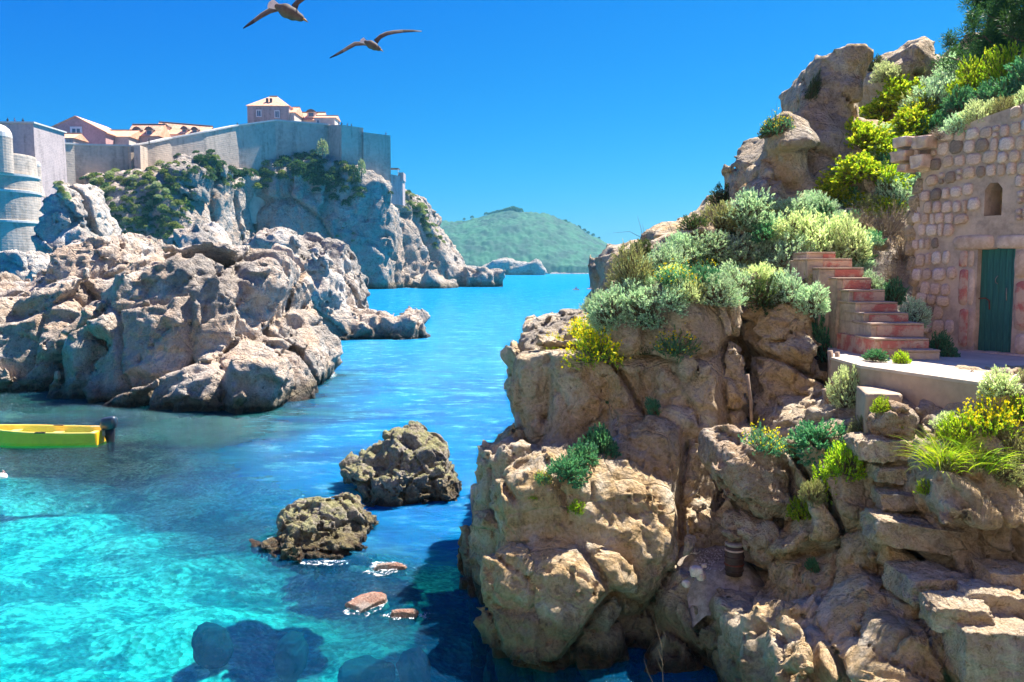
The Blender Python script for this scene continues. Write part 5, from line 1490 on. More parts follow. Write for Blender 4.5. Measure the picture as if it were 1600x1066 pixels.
# white mooring float at the left edge
q = on_z(3, 747, 0)
bm = bmesh.new(); bmesh.ops.create_uvsphere(bm, u_segments=16, v_segments=10, radius=.16); 
for v in bm.verts: v.co.z *= .8
fl_ = thing('mooring_float', (q.x, q.y, .04), 'small white mooring float at the left picture edge', 'float')
link_mesh('ball', bm_mesh('ball', bm, True), M['white_frame'], fl_)
bm = bmesh.new(); bm_tube(bm, [(.02, 0, .12), (.05, 0, .2), (.09, 0, .16), (.1, 0, .1)], .015, 6); link_mesh('eye', bm_mesh('eye', bm), M['old_iron'], fl_)

# ------------------------------------------------------------------ gulls
M['gull_grey'] = flat_mat('gull_underside', (0.11, 0.09, 0.08), 0.8, 0.2, 12, 0.002)
M['gull_dark'] = flat_mat('gull_wingtip', (0.02, 0.02, 0.025), 0.8, 0.2, 12, 0.002)
M['gull_white'] = flat_mat('gull_white', (0.75, 0.72, 0.70), 0.8, 0.08, 12, 0.002)
M['beak'] = flat_mat('beak', (0.35, 0.18, 0.05), 0.6, 0.1, 12, 0.002)
def gull(d, body, tail_w, wl, wr, label):
    """body: (tail px, beak px); wings: lists of (px, py, chord_px, depth offset m)"""
    tb, hb = P(*body[0], d), P(*body[1], d - .12)
    c_ = (tb + hb) / 2
    g = thing('gull', c_, label, 'gull', 'gulls gliding overhead')
    ax = (hb - tb); Lg = ax.length; axn = ax.normalized()
    caps = []
    def cap(u0, u1, r0, r1): caps.append((tuple(tb + ax * u0 - c_), tuple(tb + ax * u1 - c_), r0 * Lg, r1 * Lg))
    cap(.18, .42, .07, .15); cap(.42, .62, .15, .14); cap(.62, .80, .13, .085); cap(.80, .86, .085, .075)
    link_mesh('body', capsule_mesh('body', caps, Lg / 45, Lg / 20), M['gull_grey'], g)
    bm = bmesh.new(); s0 = tb + ax * .90 - c_; s1 = tb + ax * 1.06 - c_; bm_tube(bm, [s0, (s0 + s1) / 2, s1 - Vector((0, 0, .01))], [.035 * Lg, .028 * Lg, .006 * Lg], 6)
    link_mesh('beak', bm_mesh('beak', bm, True), M['beak'], g)
    up = Vector((0, 0, 1)); side = axn.cross(Vector((0, -1, 0.3))).normalized()
    bm = bmesh.new(); fan = []
    for k_ in range(-3, 4):
        dirv = (-axn * math.cos(k_ * .13) + side * math.sin(k_ * .13))
        fan.append(tb + ax * .22 + dirv * (.30 - .01 * abs(k_)) * Lg - c_ + side * k_ * .008 * Lg)
    root = [tb + ax * .26 + side * k_ * .018 * Lg - c_ for k_ in range(-3, 4)]
    for off in (0.0, .012):
        F_ = [bm.verts.new(p + Vector((0, off, 0))) for p in fan]; R_ = [bm.verts.new(p + Vector((0, off, 0))) for p in root]
        for k_ in range(6): bm.faces.new((R_[k_], R_[k_ + 1], F_[k_ + 1], F_[k_]))
    link_mesh('tail', bm_mesh('tail', bm), M['gull_white'], g)
    for wing in (wl, wr):
        bm = bmesh.new(); rings = []
        pts = [P(x, y, d + dy) - c_ for x, y, ch, dy in wing]
        for i, (x, y, ch, dy) in enumerate(wing):
            ch_m = ch * d / FPX
            f_ = (axn * .35 + Vector((0, -.55, -.55))).normalized()      # chord direction: towards the head and viewer
            if i == 0: f_ = (axn * .7 + Vector((0, -.3, -.3))).normalized()
            n_ = f_.cross((pts[min(i + 1, len(pts) - 1)] - pts[max(0, i - 1)]).normalized()).normalized()
            rg = []
            for (cu, th) in ((.45, 0), (.25, .05), (0, .06), (-.35, .03), (-.55, 0), (-.35, -.02), (0, -.045), (.25, -.04)):
                rg.append(bm.verts.new(pts[i] + f_ * cu * ch_m + n_ * th * ch_m))
            rings.append(rg)
        nr = len(rings)
        for i in range(nr - 1):
            for k_ in range(8):
                fc = bm.faces.new((rings[i][k_], rings[i][(k_ + 1) % 8], rings[i + 1][(k_ + 1) % 8], rings[i + 1][k_]))
                fc.material_index = 1 if i >= nr - 3 else 0
        bm.faces.new(rings[0]); bm.faces.new(rings[-1][::-1])
        bmesh.ops.recalc_face_normals(bm, faces=bm.faces)
        me = bm_mesh('wing', bm, True)
        link_mesh('wing', me, [M['gull_grey'], M['gull_dark']], g)
gull(12.5, ((566, 63), (597, 79)), 8,
     [(577, 70, 12, 0), (567, 68.5, 11, .05), (555, 69, 12, .1), (546, 74, 11, .12), (536, 80, 9, .12), (526, 85.5, 7, .1), (515, 91, 2.5, .1)],
     [(587, 66, 12, 0), (594, 58, 12, -.02), (604, 53, 11, -.05), (616, 50.5, 10, -.1), (630, 49, 8.5, -.12), (645, 48.5, 6.5, -.15), (659, 49, 2.5, -.15)], 'smaller complete gull gliding with both wings spread')
gull(9.5, ((424, 6), (478, 32)), 10,
     [(446, 15, 17, 0), (436, 13.5, 16, .05), (422, 17, 17, .1), (408, 25, 15, .14), (397, 33, 12, .16), (388, 39, 9, .16), (380, 44.5, 3, .16)],
     [(460, 13, 17, 0), (466, 3, 17, -.02), (478, -6, 17, -.05), (494, -14, 15, -.1), (515, -20, 13, -.14), (535, -24, 9, -.16), (552, -26, 3, -.16)], 'larger gull cut off by the top edge of the picture')

# ------------------------------------------------------------------ low rocks awash and foam
M['foam'] = (lambda t: (lambda n1, d_, tr_, mx: (t.set(mx, 0, t.step(n1, .52, .60)), t.l(tr_.outputs[0], mx.inputs[1]), t.l(d_.outputs[0], mx.inputs[2]), t.l(mx.outputs[0], t.out.inputs['Surface']), t.m)[-1])(
    t.noise(t.scaled(t.pos(), (1, 1, 1)), 9.0, 7, 0.75, 1.0), t.n('BsdfDiffuse', Color=(0.8, 0.84, 0.86, 1)), t.n('BsdfTransparent'), t.n('MixShader')))(NT('sea_foam'))
M['weed_rock'] = rock_mat('red_brown_weed_rock', (0.24, 0.10, 0.06), (0.42, 0.28, 0.20), (0.30, 0.12, 0.07), (0.07, 0.04, 0.03), U=.3, streak=.5)
def awash(x, y, w_, h_, label, seed, roll=0):
    q = on_z(x, y, 0)
    r = rough_block('reef_rock', (w_, h_, .26), seed, M['weed_rock'], None, (q.x, q.y, -.02), (0, 0, roll), amp=.22, cuts=9)
    tag(r, label, 'rock', 'reef rocks just breaking the surface')
awash(575, 944, .55, .75, 'red brown reef rock ringed with foam, largest of those awash', 201, -.7)
awash(632, 962, .50, .22, 'thin red brown reef rock right of the largest one awash', 202, 0)
awash(610, 889, .62, .16, 'pale thin reef rock awash just below the mossy flat rock', 203, .1)
awash(452, 606, 1.6, .9, 'reddish shelf of weed covered rock at the foot of the left outcrop', 204, .1)
awash(505, 583, 1.4, .8, 'reddish shelf at the seaward tip of the left outcrop', 205, .1)
def foam(pts, i):
    vv = [on_z(x, y, 0.012) for x, y in pts]
    return [(v.x, v.y, .012 + .004 * i) for v in vv]
fv, ff = [], []
def fring(cx, cy, rx, ry):
    c0 = on_z(cx, cy, 0); a = on_z(cx + rx, cy, 0); b = on_z(cx, cy - ry, 0)
    k_ = len(fv); fv.append((c0.x, c0.y, .012 + .0005 * len(ff)))
    for i in range(14):
        an = 2 * math.pi * i / 14
        fv.append((c0.x + (a.x - c0.x) * math.cos(an) * random.uniform(.6, 1.2), c0.y + (b.y - c0.y) * math.sin(an) * random.uniform(.6, 1.2), fv[k_][2]))
    for i in range(14): ff.append((k_, k_ + 1 + i, k_ + 1 + (i + 1) % 14))
for a_ in [(572, 946, 36, 22), (640, 963, 44, 8), (602, 890, 36, 12), (455, 618, 30, 10), (500, 590, 26, 6), (445, 622, 16, 10), (700, 765, 10, 14), (432, 845, 12, 14), (505, 884, 50, 4), (660, 448, 40, 2.0), (750, 441, 30, 1.4), (640, 527, 20, 4), (505, 545, 30, 5), ]: fring(*a_)
tag(link_mesh('foam', np_mesh('foam', fv, ff), M['foam']), 'thin white foam round the rocks at the waterline', 'foam', kind='stuff')

# ------------------------------------------------------------------ dark boulders lying on the sea floor
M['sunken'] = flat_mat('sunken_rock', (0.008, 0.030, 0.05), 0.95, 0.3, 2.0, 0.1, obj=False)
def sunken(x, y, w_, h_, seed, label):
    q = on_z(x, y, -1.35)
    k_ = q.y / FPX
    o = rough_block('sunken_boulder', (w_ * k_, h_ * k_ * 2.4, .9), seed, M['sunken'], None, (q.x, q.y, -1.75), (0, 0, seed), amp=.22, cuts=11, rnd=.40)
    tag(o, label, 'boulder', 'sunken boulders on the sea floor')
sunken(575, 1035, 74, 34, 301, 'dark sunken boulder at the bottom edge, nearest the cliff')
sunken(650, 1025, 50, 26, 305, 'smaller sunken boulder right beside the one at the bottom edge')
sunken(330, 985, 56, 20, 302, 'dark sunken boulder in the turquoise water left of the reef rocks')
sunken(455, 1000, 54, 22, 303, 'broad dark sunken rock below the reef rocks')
bpy.context.view_layer.update()
# ------------------------------------------------------------------ plants
def leaves(base, axis, L, Wd, r, fold=0.25, droop=0.0):
    """base (n,3), axis (n,3) unit: one folded rhombic leaf each"""
    n = len(base)
    rnd = r.normal(size=(n, 3)); side = np.cross(axis, rnd); side /= np.linalg.norm(side, axis=1, keepdims=True) + 1e-9
    nn = np.cross(axis, side)
    L = np.broadcast_to(L, n)[:, None]; Wd = np.broadcast_to(Wd, n)[:, None]
    tip = base + axis * L - np.array([0, 0, 1]) * L * droop
    mid = base + axis * L * .5 + nn * L * fold * .3
    v = np.stack([base, mid + side * Wd * .5, tip, mid - side * Wd * .5], 1).reshape(-1, 3)
    f = np.arange(4 * n).reshape(n, 4)
    return v, f
def unit(v): return v / (np.linalg.norm(v, axis=1, keepdims=True) + 1e-9)
def stems_mesh(p0, p1, w0, w1):
    n = len(p0); ax = unit(p1 - p0); a = unit(np.cross(ax, np.array([.2, .5, .8]))); b = np.cross(ax, a)
    vs_ = []
    for (p, w_) in ((p0, w0), (p1, w1)):
        for k_ in range(3):
            an = k_ * 2.094
            vs_.append(p + (a * math.cos(an) + b * math.sin(an)) * w_)
    v = np.stack(vs_, 1).reshape(-1, 3); o = np.arange(n)[:, None] * 6
    f = np.concatenate([o + np.array([[k_, (k_ + 1) % 3, 3 + (k_ + 1) % 3, 3 + k_]]) for k_ in range(3)])
    return v, f
def join(parts):
    V, F, Mi, k_ = [], [], [], 0
    for v, f, m in parts:
        V.append(v); F.append(f + k_); Mi.append(np.full(len(f), m)); k_ += len(v)
    return np.concatenate(V), np.concatenate(F), np.concatenate(Mi)

def bush_mesh(name, seed, mats, sprigs=170, per=16, L=.075, Wd=.022, sprig=.22, shape=(.5, .5, .62), up=.5, flowers=0, lump=.25, open_=.55, inner=.25, fl_mat=1):
    r = np.random.default_rng(seed)
    d = r.normal(size=(sprigs, 3)); d[:, 2] = np.abs(d[:, 2]) * 1.0 + .02; d = unit(d)
    lum = 1 + lump * fbm((d * 2.2 + seed).astype(np.float32), 2, seed)
    rad = (inner + (1 - inner) * r.uniform(0, 1, sprigs) ** .4) * lum
    tip = d * np.array(shape) * rad[:, None]; tip[:, 2] += .02
    ax = unit(d * (1 - up) + np.array([0, 0, up]) + r.normal(0, .22, (sprigs, 3)))
    sl = sprig * r.uniform(.6, 1.2, sprigs)
    root = tip - ax * sl[:, None]
    t_ = np.tile(np.linspace(.12, 1, per), sprigs); ix = np.repeat(np.arange(sprigs), per)
    b = root[ix] + ax[ix] * (sl[ix] * t_)[:, None]
    pr = r.normal(size=(len(ix), 3)); pr = unit(np.cross(ax[ix], pr))
    al = open_ * (1.25 - .75 * t_) + r.normal(0, .12, len(ix))
    la = unit(ax[ix] * np.cos(al)[:, None] + pr * np.sin(al)[:, None])
    v, f = leaves(b, la, L * r.uniform(.6, 1.25, len(ix)) * (1.1 - .35 * t_), Wd * r.uniform(.7, 1.3, len(ix)), r)
    parts = [(v, f, 0)]
    sv, sf = stems_mesh(root * np.array([.25, .25, .1]), root + ax * (sl * .8)[:, None], .006, .003)
    parts.append((sv, sf, len(mats) - 1))
    if flowers:
        k_ = r.choice(sprigs, flowers); c = tip[k_] + r.normal(0, .04, (flowers, 3)) + ax[k_] * .02
        fv_, ff_ = leaves(c, unit(r.normal(size=(flowers, 3)) + np.array([0, -.6, .6])), .034, .034, r)
        fv2, ff2 = leaves(c, unit(r.normal(size=(flowers, 3)) + np.array([0, -.6, .6])), .034, .034, r)
        parts += [(fv_, ff_, fl_mat), (fv2, ff2, fl_mat)]
    V, F, Mi = join(parts)
    me = np_mesh(name, V, F, False, Mi)
    for m in mats: me.materials.append(m)
    return me

LM = {
 'silver': leaf_mat('silver_leaf', (0.26, 0.45, 0.33), (0.48, 0.66, 0.50), (0.70, 0.80, 0.66), .40),
 'pale': leaf_mat('pale_leaf', (0.42, 0.55, 0.32), (0.66, 0.74, 0.46), (0.82, 0.84, 0.60), .45),
 'teal': leaf_mat('teal_leaf', (0.04, 0.18, 0.10), (0.09, 0.30, 0.17), (0.22, 0.42, 0.24), .40),
 'dark': leaf_mat('dark_leaf', (0.035, 0.07, 0.03), (0.07, 0.12, 0.045), (0.13, 0.17, 0.07), .40),
 'olive': leaf_mat('olive_leaf', (0.20, 0.22, 0.10), (0.36, 0.37, 0.18), (0.50, 0.48, 0.27), .40),
 'bright': leaf_mat('bright_leaf', (0.16, 0.34, 0.02), (0.40, 0.58, 0.03), (0.66, 0.66, 0.07), .55),
 'vine': leaf_mat('vine_leaf', (0.12, 0.26, 0.02), (0.40, 0.50, 0.03), (0.72, 0.64, 0.07), .50),
 'dead': leaf_mat('dry_twig', (0.16, 0.12, 0.10), (0.26, 0.20, 0.16), (0.38, 0.30, 0.24), .15),
 'pine': leaf_mat('pine_needles', (0.02, 0.07, 0.03), (0.05, 0.13, 0.045), (0.11, 0.22, 0.06), .35),
 'flower': leaf_mat('yellow_flower', (0.85, 0.66, 0.0), (0.90, 0.75, 0.02), (0.80, 0.58, 0.0), .3),
}
M['stem'] = flat_mat('stem', (0.20, 0.14, 0.09), 0.9, 0.2, 6, 0.0)
M['bark'] = flat_mat('bark', (0.17, 0.12, 0.09), 0.95, 0.3, 4, 0.03)
BM = {
 'silver': [bush_mesh('foliage', 300 + i, [LM['silver'], M['stem']], 430, 13, .052, .019, sprig=.13, up=.22, open_=.75) for i in range(3)],
 'pale': [bush_mesh('foliage', 310 + i, [LM['pale'], M['stem']], 420, 13, .055, .019, sprig=.14, up=.3, open_=.7) for i in range(2)],
 'teal': [bush_mesh('foliage', 320 + i, [LM['teal'], M['stem']], 330, 12, .06, .026, sprig=.14, shape=(.5, .5, .45), up=.2) for i in range(2)],
 'dark': [bush_mesh('foliage', 330 + i, [LM['dark'], M['stem']], 330, 12, .05, .024, sprig=.14, up=.25) for i in range(2)],
 'olive': [bush_mesh('foliage', 340 + i, [LM['olive'], M['stem']], 380, 12, .07, .012, sprig=.16, up=.4) for i in range(2)],
 'bright': [bush_mesh('foliage', 350 + i, [LM['bright'], M['stem']], 330, 12, .055, .022, sprig=.13, up=.35, shape=(.5, .5, .5)) for i in range(2)],
 'vine': [bush_mesh('foliage', 360 + i, [LM['vine'], M['stem']], 270, 9, .07, .05, up=.15, shape=(.55, .45, .6), lump=.35, sprig=.16) for i in range(3)],
 'dead': [bush_mesh('foliage', 370 + i, [LM['dead'], LM['dead']], 170, 9, .11, .006, up=.2, sprig=.35, open_=.8, shape=(.5, .5, .55)) for i in range(2)],
 'yellow': [bush_mesh('foliage', 380 + i, [LM['bright'], LM['flower'], M['stem']], 140, 10, .06, .016, shape=(.5, .5, .42), up=.4, flowers=330) for i in range(2)],
 'tealyellow': [bush_mesh('foliage', 390 + i, [LM['teal'], LM['flower'], M['stem']], 140, 12, .06, .020, shape=(.5, .5, .42), up=.4, flowers=130) for i in range(1)],
}
def grass_mesh(seed, n=320, L=.75):
    r = np.random.default_rng(seed)
    b = np.stack([r.normal(0, .16, n), r.normal(0, .16, n), np.zeros(n)], 1)
    d = unit(np.stack([b[:, 0] * 2 + r.normal(0, .25, n), b[:, 1] * 2 + r.normal(0, .25, n), np.full(n, 1.0)], 1))
    ln = L * r.uniform(.5, 1.1, n); V = []; w_ = .010
    side = unit(np.cross(d, r.normal(size=(n, 3))))
    out = unit(d * np.array([1, 1, 0]) + 1e-6)
    segs = 4; P_ = []
    for k_ in range(segs + 1):
        s = k_ / segs
        c = b + d * (ln * s)[:, None] + out * (ln * .45 * s ** 2)[:, None] - np.array([0, 0, 1]) * (ln * .38 * s ** 2.4)[:, None]
        ww = w_ * (1 - s * .92)
        P_ += [c - side * ww, c + side * ww]
    v = np.stack(P_, 1).reshape(-1, 3); o = np.arange(n)[:, None] * (2 * (segs + 1))
    f = np.concatenate([o + np.array([[2 * k_, 2 * k_ + 1, 2 * k_ + 3, 2 * k_ + 2]]) for k_ in range(segs)])
    me = np_mesh('foliage', v, f); me.materials.append(LM['bright']); return me
BM['grass'] = [grass_mesh(400), grass_mesh(401)]
CAT = {'grass': ('grass_tuft', 'grass'), 'yellow': ('flowering_plant', 'flowers'), 'tealyellow': ('flowering_plant', 'flowers'), 'vine': ('creeper', 'creeper'), 'dead': ('dry_shrub', 'shrub')}
np_ = [0]
def plant(px, py, w, h, kind, label, group=None, d=None, objs=None, up=True, sink=.12):
    if d is None:
        hh = hit(px, py, objs)
        if hh is None: return None
        q, nrm = hh
        d_ = q.y
    else:
        q = P(px, py, d); nrm = Vector((0, -.5, .8)); d_ = d
    i = np_[0]; np_[0] += 1
    me = BM[kind][i % len(BM[kind])]
    nm, ct = CAT.get(kind, ('shrub', 'shrub'))
    k_ = d_ / FPX
    o = bpy.data.objects.new(nm, me); COL.objects.link(o)
    H_ = {'vine': .95, 'dead': .65, 'teal': .55, 'yellow': .52, 'tealyellow': .52, 'bright': .62, 'grass': .75}.get(kind, .75)
    gk = {'silver': 1.3, 'pale': 1.25, 'vine': 1.4, 'dark': 1.15, 'olive': 1.15, 'yellow': 1.25, 'teal': 1.1, 'tealyellow': 1.2}.get(kind, 1.0)
    if d is not None: gk = 1.0
    w = w * gk; h = h * (1 + (gk - 1) * .6)
    sx = w * k_ * 1.08; sz = h * k_ / H_
    o.scale = (sx, min(sx, sz) * .9 if kind != 'vine' else sx * .8, sz)
    o.location = (q.x, q.y + .02, q.z - sink * h * k_)
    o.rotation_euler = (max(-.5, min(.5, -nrm.y * -.45)) if up else 0, (i * .37) % .3 - .15, i * 2.39996)
    if o.scale.x > 0: o.rotation_euler[2] = i * 2.39996
    tag(o, label, ct, group)
    return o
S_, G_ = 'silver shrubs along the cliff top', 'shrubs on the hillside'
near = [
 (988, 438, 70, 74, 'olive', 'dry olive brown bush at the seaward corner of the cliff top'),
 (1006, 400, 46, 34, 'dark', 'low dark bush on the skyline behind the olive brown bush'),
 (1036, 424, 62, 56, 'silver', 'silver shrub just right of the olive brown corner bush'),
 (1076, 408, 66, 56, 'silver', 'silver shrub second from the corner bush along the cliff top'),
 (1112, 400, 66, 50, 'silver', 'silver shrub in the middle of the cliff top, left of the tall grey one'),
 (1150, 408, 70, 60, 'silver', 'tall silver shrub crowning the middle of the cliff top'),
 (1190, 408, 64, 52, 'silver', 'silver shrub left of the one above the stair head'),
 (1232, 418, 66, 62, 'silver', 'silver shrub hanging over the cliff beside the stair head'),
 (1100, 446, 60, 44, 'teal', 'dark green leafy clump under the yellow flowers of the cliff top'),
 (1056, 440, 60, 36, 'tealyellow', 'green clump dotted with yellow flowers, left of the cliff top middle'),
 (1098, 428, 56, 30, 'tealyellow', 'green clump dotted with yellow flowers in the cliff top middle'),
 (1150, 458, 62, 64, 'silver', 'silver shrub drooping down the face above the brown crack'),
 (1192, 470, 74, 56, 'dark', 'shaded dark shrub hanging just above the rounded stacked rocks'),
 (1232, 470, 50, 60, 'silver', 'silver shrub trailing between stacked rocks and stairs'),
 (1012, 494, 74, 62, 'silver', 'broad silver shrub in front of the pale pinnacle of the cliff top'),
 (1048, 478, 54, 44, 'silver', 'silver shrub right of the broad one in front of the pinnacle'),
 (1076, 470, 44, 44, 'pale', 'small pale shrub over the earthy scar in the cliff face'),
 (956, 500, 56, 66, 'silver', 'silver shrub on the left brow of the cliff above the yellow flowers'),
 (948, 516, 38, 42, 'pale', 'small pale shrub touching the brightest yellow flowers'),
 (930, 556, 84, 56, 'yellow', 'brightest cushion of yellow flowers on the left brow of the cliff'),
 (930, 486, 40, 44, 'silver', 'silver shrub hanging furthest left on the cliff brow'),
 (984, 476, 60, 52, 'silver', 'silver shrub under the olive brown corner bush'),
 (1120, 470, 54, 50, 'silver', 'silver shrub trailing over the cliff face left of the crack'),
 (918, 522, 60, 38, 'yellow', 'yellow flower cushion just above the brightest one'),
 (866, 542, 40, 26, 'yellow', 'small yellow flower cushion on the outermost left rock'),
 (1056, 546, 64, 42, 'tealyellow', 'green plant with yellow flowers clinging halfway down the cliff face'),
 (1008, 552, 18, 20, 'dark', 'tiny dark tuft left of the flowering plant on the cliff face'),
 (938, 708, 56, 62, 'teal', 'upper part of the dark green leafy patch in the cleft of the left rocks'),
 (886, 742, 70, 44, 'teal', 'lower part of the dark green leafy patch beside the grey boulder'),
 (910, 722, 54, 44, 'teal', 'middle of the dark green leafy patch in the cleft'),
 (848, 752, 26, 24, 'tealyellow', 'small flowering tuft at the lower left of the dark green patch'),
 (950, 628, 12, 44, 'teal', 'narrow green plant growing in the vertical crack'),
 (1026, 644, 26, 34, 'teal', 'green tuft in a hollow of the central cliff face'),
 (900, 796, 30, 24, 'bright', 'small bright green tuft on the sunlit pale rock'),
 (832, 780, 18, 16, 'bright', 'tiny bright tuft left of the sunlit pale rock'),
 (1270, 890, 20, 28, 'teal', 'small dark green plant in a crack right of the barrel'),
 (1192, 700, 70, 44, 'tealyellow', 'dark ground cover with few yellow flowers behind the wedged boulder'),
 (1236, 712, 50, 34, 'silver', 'greyish weeds right behind the wedged boulder'),
 (1284, 696, 100, 56, 'teal', 'dark green ground cover below the wooden boards'),
 (1232, 770, 60, 64, 'dead', 'tangle of dry bare twigs spilling over the wedged boulder'),
 (1322, 736, 76, 70, 'bright', 'upper yellow green bush on the sunny slope left of the hewn steps'),
 (1296, 772, 78, 72, 'bright', 'middle yellow green bush on the sunny slope left of the hewn steps'),
 (1258, 806, 62, 50, 'bright', 'lowest yellow green bush of the sunny slope'),
 (1270, 776, 40, 44, 'olive', 'dry yellowish tuft between the yellow green bushes'),
 (1326, 628, 56, 70, 'pale', 'pale upright shrub beside the left end of the landing'),
 (1380, 640, 36, 30, 'bright', 'small green weeds under the left end of the landing'),
 (1352, 672, 60, 30, 'olive', 'dry weeds among the rubble below the landing'),
 (1408, 668, 20, 20, 'bright', 'tiny weed beside the rubble under the landing'),
 (1478, 716, 70, 78, 'grass', 'left tuft of long arching grass beside the hewn steps'),
 (1530, 724, 80, 84, 'grass', 'middle tuft of long arching grass beside the hewn steps'),
 (1584, 716, 80, 90, 'olive', 'dry tangled growth at the right edge behind the long grass'),
 (1500, 680, 66, 50, 'bright', 'yellow green bush above the left grass tuft'),
 (1548, 670, 76, 66, 'yellow', 'yellow flowering bush above the middle grass tuft'),
 (1590, 650, 60, 60, 'bright', 'yellow green bush at the right edge under the landing'),
 (1476, 668, 44, 34, 'pale', 'whitish shrub at the top left of the grassy bank'),
 (1500, 735, 60, 40, 'olive', 'dry fringe hanging under the grassy bank'),
 (1572, 745, 60, 40, 'olive', 'dry fringe at the right end of the grassy bank'),
 (1450, 768, 36, 30, 'bright', 'small leafy weed growing on the second hewn step'),
 (1285, 550, 72, 100, 'teal', 'large dark green bush filling the gap left of the stairs'),
 (1268, 480, 44, 50, 'silver', 'greyish shrub hanging over the dark bush left of the stairs'),
]
for a in near:
    plant(*a)
hillp = [
 (1084, 356, 44, 30, 'dark', 'small dark bush on the skyline, lowest of the slope'),
 (1132, 352, 64, 54, 'olive', 'grey olive bush on the skyline above the cliff top shrubs'),
 (1168, 346, 70, 66, 'silver', 'dusky silver shrub on the skyline left of the flat rock'),
 (1204, 350, 60, 50, 'olive', 'grey green shrub under the twin outcrops'),
 (1130, 318, 40, 40, 'dark', 'wispy dark bush sticking out into the sky'),
 (1160, 376, 50, 34, 'dark', 'dark green leafy bush behind the tall silver shrub'),
 (1196, 372, 60, 34, 'teal', 'deep green bush behind the silver shrubs'),
 (1236, 372, 60, 56, 'pale', 'pale shrub left of the biggest pale one'),
 (1286, 402, 112, 88, 'pale', 'biggest pale green shrub right above the stair head'),
 (1330, 396, 56, 74, 'pale', 'pale shrub right of the biggest one above the stairs'),
 (1244, 340, 54, 44, 'silver', 'silver shrub at the foot of the tall rock spire'),
 (1290, 330, 50, 34, 'silver', 'silver shrub in the shade right of the rock spire foot'),
 (1420, 158, 62, 52, 'vine', 'topmost yellow green creeper patch between spire and tree'),
 (1384, 186, 62, 56, 'vine', 'creeper patch second from the top, nearest the spire'),
 (1424, 206, 60, 56, 'vine', 'creeper patch right of the second one'),
 (1360, 232, 66, 60, 'vine', 'creeper patch in the middle, nearest the spire'),
 (1402, 246, 62, 56, 'vine', 'creeper patch in the middle, nearest the hut'),
 (1336, 276, 62, 58, 'vine', 'creeper patch low down beside the spire foot'),
 (1376, 290, 60, 56, 'vine', 'creeper patch low down in the centre'),
 (1312, 312, 46, 44, 'vine', 'lowest left creeper patch above the biggest pale shrub'),
 (1344, 326, 56, 40, 'vine', 'lowest creeper patch above the dry shrubs'),
 (1296, 300, 44, 36, 'vine', 'creeper tip reaching furthest left at the spire foot'),
 (1340, 214, 44, 44, 'vine', 'small creeper patch climbing on the spire itself'),
 (1398, 142, 40, 36, 'vine', 'small creeper patch right below the spire shoulder'),
 (1440, 182, 50, 44, 'vine', 'creeper patch under the topmost one, nearest the pine'),
 (1384, 330, 40, 36, 'vine', 'shaded low creeper patch beside the dry shrubs'),
 (1462, 168, 70, 66, 'silver', 'dusky silver shrub between creeper and pine'),
 (1490, 140, 70, 60, 'silver', 'dusky silver shrub just under the pine branches'),
 (1456, 216, 60, 52, 'teal', 'bluish green shrub behind the top left corner of the hut'),
 (1432, 262, 50, 60, 'silver', 'silver shrub squeezed against the left side of the hut'),
 (1400, 320, 46, 60, 'silver', 'silver shrub below the creeper by the hut'),
 (1386, 366, 84, 84, 'dead', 'large dry grey brown shrub left of the hut'),
 (1350, 352, 60, 50, 'dead', 'dry grey shrub above the biggest pale one'),
 (1412, 400, 60, 80, 'dead', 'shaded dry undergrowth along the left edge of the hut'),
 (1366, 108, 36, 28, 'dark', 'dark tuft on top of the tall rock spire'),
 (1386, 122, 46, 34, 'pale', 'pale shrub on the shoulder right of the rock spire'),
 (1266, 150, 20, 50, 'dark', 'dark ivy on the left edge of the tall rock spire'),
 (1218, 206, 46, 34, 'tealyellow', 'flowering tuft on the flat rock left of the spire'),
 (1206, 210, 34, 30, 'dark', 'dark tuft beside the flowering one left of the spire'),
 (1430, 116, 30, 16, 'olive', 'thin dry tuft on the grey ledge below the pine'),
]
for a in hillp: plant(*a, objs=[hill, cliff])
# plants rooted on the hut top, by the stairs and on the landing
for a in [(1470, 214, 40, 26, 'dead', 'dry stalks on the top left of the hut wall', None, 17.2), (1500, 206, 56, 48, 'silver', 'silver shrub growing on the hut wall top, leftmost', None, 17.0),
          (1534, 196, 66, 58, 'pale', 'round pale shrub growing on the hut wall top, middle', None, 16.7), (1578, 180, 62, 46, 'olive', 'olive shrub growing on the hut wall top, right of the round pale one', None, 16.4), (1612, 166, 60, 60, 'pale', 'pale shrub on the hut wall top cut by the right picture edge', None, 16.1),
          (1366, 454, 48, 44, 'silver', 'green silver shrub leaning over the upper steps', None, 17.5), (1396, 470, 40, 50, 'teal', 'dark shrub between upper steps and hut', None, 17.4),
          (1424, 502, 52, 56, 'silver', 'green silver shrub leaning over the lower steps beside the hut', None, 16.4), (1400, 440, 50, 50, 'dead', 'dry twigs between the steps and the hut', None, 17.6),
          (1466, 548, 46, 44, 'teal', 'dark green weeds in the corner between steps and hut', None, 15.6), (1484, 560, 34, 30, 'teal', 'small dark weeds at the foot of the hut wall', None, 15.4),
          (1410, 566, 30, 26, 'bright', 'bright green weed at the foot of the stairs', None, 14.3), (1366, 560, 50, 22, 'teal', 'low dark weeds along the left foot of the stairs', None, 14.6),
          (1566, 612, 70, 56, 'pale', 'pale feathery shrub overlapping the right end of the landing', None, 11.6), (1600, 606, 40, 44, 'olive', 'dry shrub behind the pale feathery one at the right edge', None, 11.8)]:
    plant(*a)

